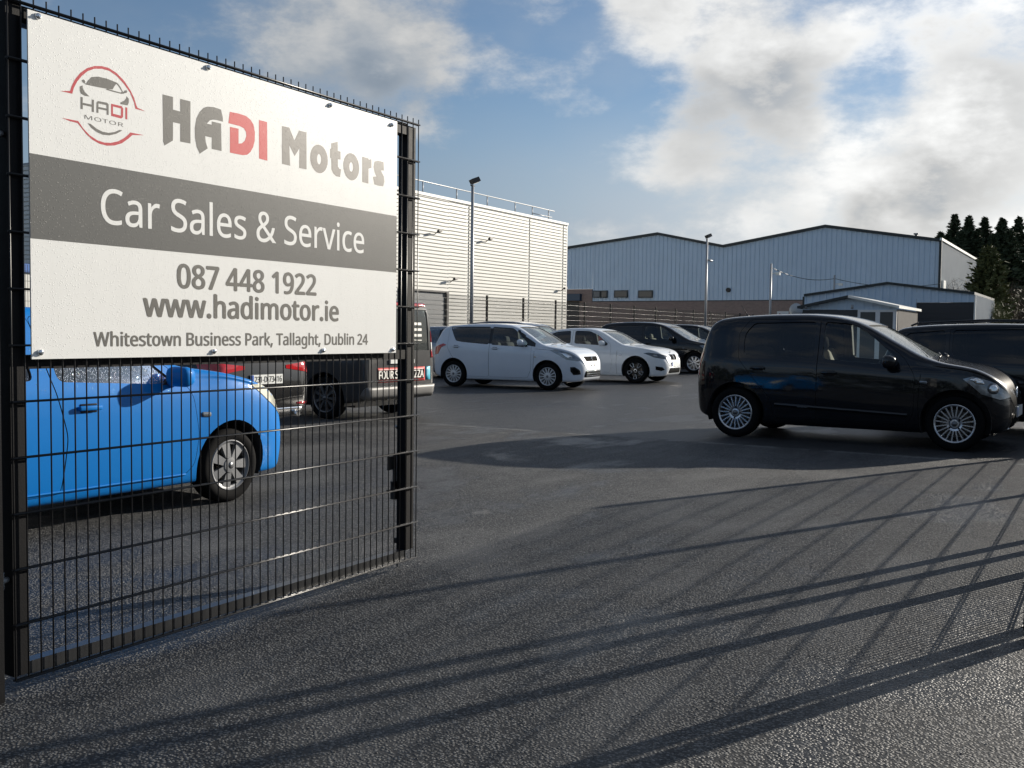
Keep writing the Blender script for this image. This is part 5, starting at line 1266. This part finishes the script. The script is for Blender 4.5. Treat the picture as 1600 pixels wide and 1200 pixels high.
# ------------------------------------------------------------------ lamp posts, poles, wire
def lamp_post(label, x, y, h, head=1, group='yard lamp posts'):
    l = thing('lamp_post', label, 'lamp post', (x, y, 0), 0, group)
    MB().tube((0, 0, 0), (0, 0, h), .075, 12, .05).build('pole', [M_GALV], l)
    q = MB(); q.box(-.10, .10, -.10, .10, .0, .03); q.build('base_plate', [M_GALV], l)
    q = MB(); q.tube((-.12, 0, h), (.12, 0, h), .02, 6); q.obox((.05, -.05, h+.17), (.12, -.05, .05), (.04, .10, -.02), (-.02, .03, .07)); q.tube((0, 0, h), (.03, 0, h+.15), .02, 6)
    q.build('floodlight', [M_DARK], l)
    MB().obox((.072, -.086, h+.088), (.09, -.036, .036), (.03, .075, -.015), (-.0006, .0009, .0022)).build('lens', [M_LAMP], l)
    return l
lamp_post('tall lamp post with floodlight before the white ribbed warehouse', 26.1, 15.15, 6.2)
l2 = lamp_post('tall lamp post with floodlight before the blue-grey double gable', 47.6, 14.8, 6.25)
MB().tube((0, 0, 5.2), (.25, -.2, 5.15), .05, 8).build('camera_arm', [M_GALV], l2)
def pole(label, x, y, h, name='utility_pole'):
    l = thing(name, label, 'pole', (x, y, 0)); MB().tube((0, 0, 0), (0, 0, h), .09, 10, .06).build('shaft', [M_GALV], l)
    q = MB(); q.tube((0, 0, h-.6), (.25, -.3, h-.55), .03, 6); q.obox((.28, -.35, h-.6), (.12, 0, 0), (0, .12, 0), (0, 0, .08)); q.build('camera', [M_PLATE], l); return l
a3 = on_plane_x(1205, 412, 58); a4 = on_plane_x(1304, 430, 66)
pole('slim grey pole at the right end of the mesh fence', a3.x, a3.y, a3.z); pole('short grey pole rising behind the blue shed ridge', a4.x, a4.y, a4.z)
a5 = on_plane_x(1470, 438, 69.6); q = MB(); pts = []
for A_, B_ in ((a3, a4), (a4, a5)):
    for k in range(13):
        t_ = k/12; pts.append(A_.lerp(B_, t_)-Vector((0, 0, .22+.35*4*t_*(1-t_))))
q.path(pts, .018, 5); c_ = q.build('overhead_cable', [M_BDARK]); tag(c_, 'thin dark cable sagging between the poles across the blue gable', 'cable')

# ------------------------------------------------------------------ trees
def leaf_mat(name, c0, c1):
    m, t = new_mat(name)
    tc = t.n('ShaderNodeTexCoord').outputs['Object']; nz = t.noise(tc, 1.7, 4, .6)
    col = t.mix(nz, c0, c1)
    p = t.n('ShaderNodeBsdfPrincipled', {'Base Color': col, 'Roughness': .7, 'Specular IOR Level': .25}); t.n('ShaderNodeOutputMaterial', {0: p.outputs[0]}); return m
M_BARK = simple('bark', (.06, .045, .035), .9, 0, .2, .3, 5)
M_CON = leaf_mat('conifer_dark', (.026, .040, .024), (.085, .105, .05)); M_CONL = leaf_mat('conifer_olive', (.045, .058, .018), (.12, .12, .045)); M_TWIG = leaf_mat('bare_twigs', (.05, .035, .025), (.12, .085, .06))
def conifer_mesh(seed, h, spread, tiers, droop, mat, spray=.34, n_leaf=26, base=.06, tip_pow=.8, var=(.6, 1.25), blunt=True):
    r = random.Random(seed); cr = MB()
    for i in range(tiers):
        f = base+(1-base)*(i/tiers)**.92; z = h*f
        L = spread*((1-f)**tip_pow)*r.uniform(*var)+.12; az = i*2.399+r.uniform(-.5, .5)
        d = Vector((math.cos(az), math.sin(az), 0)); side = Vector((-d.y, d.x, 0))
        up = r.uniform(.05, .5)
        for k in range(n_leaf):
            t = (k+r.random())/n_leaf; p = d*(L*t)+Vector((0, 0, z+L*(up*t-droop*t*t)))
            p += side*(r.gauss(0, .20)*L*.5*(1.1-t))+Vector((0, 0, r.gauss(0, .10 if blunt else .05)))
            q = Vector((r.gauss(0, 1), r.gauss(0, 1), r.gauss(0, .8))).normalized(); s_ = spray*r.uniform(.5, 1.2)*(1.15-.4*t)*(1 if blunt else .28+1.05*(1-f))
            ax = (d*.8+q*.7+Vector((0, 0, .25))).normalized()*s_; ay = ax.cross(q).normalized()*s_*.30
            cr.add([p-ax*.4-ay, p-ax*.4+ay, p+ax*.35+ay*.7, p+ax, p+ax*.35-ay*.7], [(0, 1, 2, 3, 4)])
    tr = MB(); tr.tube((0, 0, 0), (0, 0, h*.55), .05*spread+.06, 8, .03*spread+.03); tr.tube((0, 0, h*.55), (0, 0, h*.98), .03*spread+.03, 8, .012)
    for i in range(10):
        z = h*(.15+.075*i); az = i*2.4; L = spread*.6*(1-z/h); tr.tube((0, 0, z), (math.cos(az)*L, math.sin(az)*L, z+.2*L), .03, 5, .008)
    return tr.mesh('trunk', [M_BARK]), cr.mesh('crown', [mat])
CON = [conifer_mesh(11+k, 12.0, 4.6, 230, .22, M_CON, .62, 36, .05, 1.05, (.15, 1.15), False) for k in range(3)]
CL = ['ragged dark conifer beside the warehouse roof corner, leftmost of the row', 'second dark conifer from the warehouse corner', 'third dark conifer from the warehouse corner', 'fourth dark conifer from the warehouse corner, broad topped',
      'fifth dark conifer from the warehouse corner', 'dark conifer cut by the right edge of the picture']
for i, (px, py) in enumerate(((1470, 368), (1492, 341), (1514, 343), (1539, 346), (1566, 347), (1592, 345))):
    P_ = on_plane_x(px, py, 98+1.5*(i % 2)); t_ = thing('conifer', CL[i], 'tree', (P_.x, P_.y, 0), i*1.7, 'conifers behind the warehouse')
    t_.scale = (1.45, 1.45, P_.z/11.7); a_, b_ = CON[i % 3]; link('trunk', a_, t_); link('crown', b_, t_)
for i, (px, py, lb) in enumerate(((1481, 372, 'lower dark conifer between the first and second tall ones'), (1503, 366, 'lower dark conifer between the second and third tall ones'), (1527, 364, 'lower dark conifer between the third and fourth tall ones'),
                                  (1552, 371, 'lower dark conifer between the fourth and fifth tall ones'), (1579, 365, 'lower dark conifer left of the one cut by the right edge'))):
    P_ = on_plane_x(px, py, 96.5); t_ = thing('conifer', lb, 'tree', (P_.x, P_.y, 0), 2.1+i*2.3, 'conifers behind the warehouse')
    t_.scale = (1.5, 1.5, P_.z/11.7); a_, b_ = CON[(i+1) % 3]; link('trunk', a_, t_); link('crown', b_, t_)
P_ = on_plane_x(1545, 392, 62); t_ = thing('cypress_tree', 'olive green conical cypress at the end of the pale shed', 'tree', (P_.x, P_.y, 0))
a_, b_ = conifer_mesh(41, P_.z, 1.9, 260, -.15, M_CONL, .30, 30, .03, .62); link('trunk', a_, t_); link('crown', b_, t_)
def bush(label, x, y, h, wd, seed, mat, n=1500, name='bare_bush'):
    r = random.Random(seed); st = MB(); tw = MB(); ends = []
    for i in range(16):
        a = r.uniform(0, 6.28); e = Vector((math.cos(a)*wd*r.uniform(.2, .9), math.sin(a)*wd*r.uniform(.2, .9), h*r.uniform(.55, .9))); st.tube((0, 0, 0), e, .04, 5, .01); ends.append(e)
    for i in range(n):
        e = r.choice(ends)*r.uniform(.35, 1.0); q = Vector((r.gauss(0, .5), r.gauss(0, .5), r.uniform(.1, .9))).normalized()*r.uniform(.25, .75); e = e+Vector((r.gauss(0, .25), r.gauss(0, .25), r.gauss(0, .2)))
        sd = q.orthogonal().normalized()*.014; tw.add([e-sd, e+sd, e+q], [(0, 1, 2)])
    t_ = thing(name, label, 'bush', (x, y, 0)); st.build('stems', [M_BARK], t_); tw.build('twigs', [mat], t_)
P_ = on_plane_x(1510, 425, 74); bush('bare twiggy bush against the pale warehouse side wall', P_.x, P_.y, P_.z, 1.4, 5, M_TWIG)
P_ = on_plane_x(1585, 425, 66); bush('bare brown thicket right of the olive cypress', P_.x, P_.y, P_.z, 2.2, 6, M_TWIG, 2600)
P_ = on_plane_x(1560, 470, 58); bush('low pale bush under the olive cypress', P_.x, P_.y, P_.z, 1.2, 8, M_CONL, 1800, 'low_bush')
hd = MB(); r = random.Random(9)
for i in range(5200):
    x, y = 76+r.uniform(0, 14), -26+r.uniform(0, 31); z = r.uniform(0, 1)**.8*(4.2+1.0*math.sin(y*.9)); q = Vector((r.gauss(0, 1), r.gauss(0, 1), r.gauss(0, 1))).normalized()*.5; sd = q.orthogonal().normalized()*.2
    hd.add([Vector((x, y, z))-sd, Vector((x, y, z))+sd, Vector((x, y, z))+q], [(0, 1, 2)])
o = hd.build('hedge', [leaf_mat('hedge_green', (.014, .02, .008), (.05, .05, .02))]); o['kind'] = 'stuff'; o['label'] = 'dark overgrown hedge closing the yard beyond the shed'; o['category'] = 'hedge'

hd = MB(); r = random.Random(19)  # unseen hedge, added behind the camera so dark paint mirrors less sky
for i in range(9000):
    y = r.uniform(-45, 40); top = 3.6+1.2*math.sin(y*.31)+.8*math.sin(y*1.1+1); x = -17+r.gauss(0, 1.0); z = r.uniform(0, 1)**.8*top; q = Vector((r.gauss(0, 1), r.gauss(0, 1), r.gauss(0, 1))).normalized()*.6; sd = q.orthogonal().normalized()*.26
    hd.add([Vector((x, y, z))-sd, Vector((x, y, z))+sd, Vector((x, y, z))+q], [(0, 1, 2)])
o = hd.build('added_hedge', [leaf_mat('added_hedge_green', (.012, .018, .013), (.035, .042, .030))]); o['kind'] = 'stuff'; o['label'] = 'unseen hedge added behind the camera to darken reflections in the car doors'; o['category'] = 'hedge'

# ------------------------------------------------------------------ parked vehicles
build_car('blue', BLS, 'blue_hatchback', 'bright blue small hatchback wet with rain behind the open gate', 'car', (0.995, 3.235, 0), 0.0, P_BLUE, extras=bl_extras, spin=.2, mirror_paint=P_BLUE)
build_car('up', UPS, 'black_hatchback', 'black five-door city car with thin-spoked silver wheels', 'car', (11.45, 0.855, 0), RAD(-91), P_BLACK, scale=1.10, extras=up_extras, mirror_paint=P_BLACK, seat=M_SEATL)
build_car('swift', SWS, 'white_hatchback', 'white hatchback with black pillars and mesh grille, nearest of the white cars', 'car', (18.98, 10.52, 0), RAD(-85), P_WHITE, scale=1.03, extras=sw_extras)
build_car('bmw', BMS, 'white_saloon', 'white saloon with twin grille and black petal wheels', 'car', (23.72, 10.75, 0), RAD(-87), P_WHITE2, scale=1.045, extras=bm_extras)
build_car('mpv', MPS, 'tall_dark_car', 'tall black five-door car with pale seats right of the white saloon', 'car', (31.5, 12.0, 0), RAD(-88), P_BLACK2, scale=1.12, extras=mp_extras, seat=M_SEATL, mirror_paint=P_BLACK2)
build_car('mpv', MPS, 'grey_hatchback', 'dark car with pale windscreen just beyond the tall black car', 'car', (36.0, 12.2, 0), RAD(-88), P_GREY, scale=1.10, extras=mp_extras)
build_car('swift', SWS, 'far_hatchback', 'far dark hatchback showing only its roof beside the black city car', 'car', (40.2, 12.0, 0), RAD(-90), P_DBLUE, scale=1.12, extras=sw_extras)
build_car('bmw', BMS, 'grey_saloon', 'dark grey wet saloon seen from behind with red tail lights', 'car', (6.55, 6.25, 0), RAD(90), P_GREY, scale=1.0, extras=ds_extras)
build_car('van', VNS, 'delivery_van', 'grey delivery van with red and white lettering on its rear doors', 'van', (10.2, 6.78, 0), RAD(90), P_VAN, scale=1.0, extras=vn_extras, mirror_paint=M_BLACKP)
build_car('estate', ESS, 'black_estate', 'long black estate car behind the black city car', 'car', (14.1, -1.40, 0), RAD(-90), P_BLACK2, scale=1.02, extras=es_extras)
build_car('swift', SWS, 'silver_hatchback', 'silver blue hatchback half hidden between van and white hatchback', 'car', (22.3, 14.2, 0), RAD(-90), P_SILVER, scale=1.0, extras=sw_extras)
build_car('mpv', MPS, 'blue_grey_car', 'blue grey car whose roof shows over the silver hatchback', 'car', (26.0, 14.3, 0), RAD(-90), P_DBLUE, scale=1.08, extras=mp_extras)
build_car('bmw', BMS, 'dark_saloon', 'dark saloon glimpsed between white saloon and tall black car', 'car', (38.0, 14.2, 0), RAD(-90), P_BLACK2, scale=1.08, extras=bm_extras)
build_car('estate', ESS, 'far_estate', 'dark estate roof showing beyond the black estate at the right edge', 'car', (22.5, -1.1, 0), RAD(-90), P_DBLUE, scale=1.05, extras=es_extras)
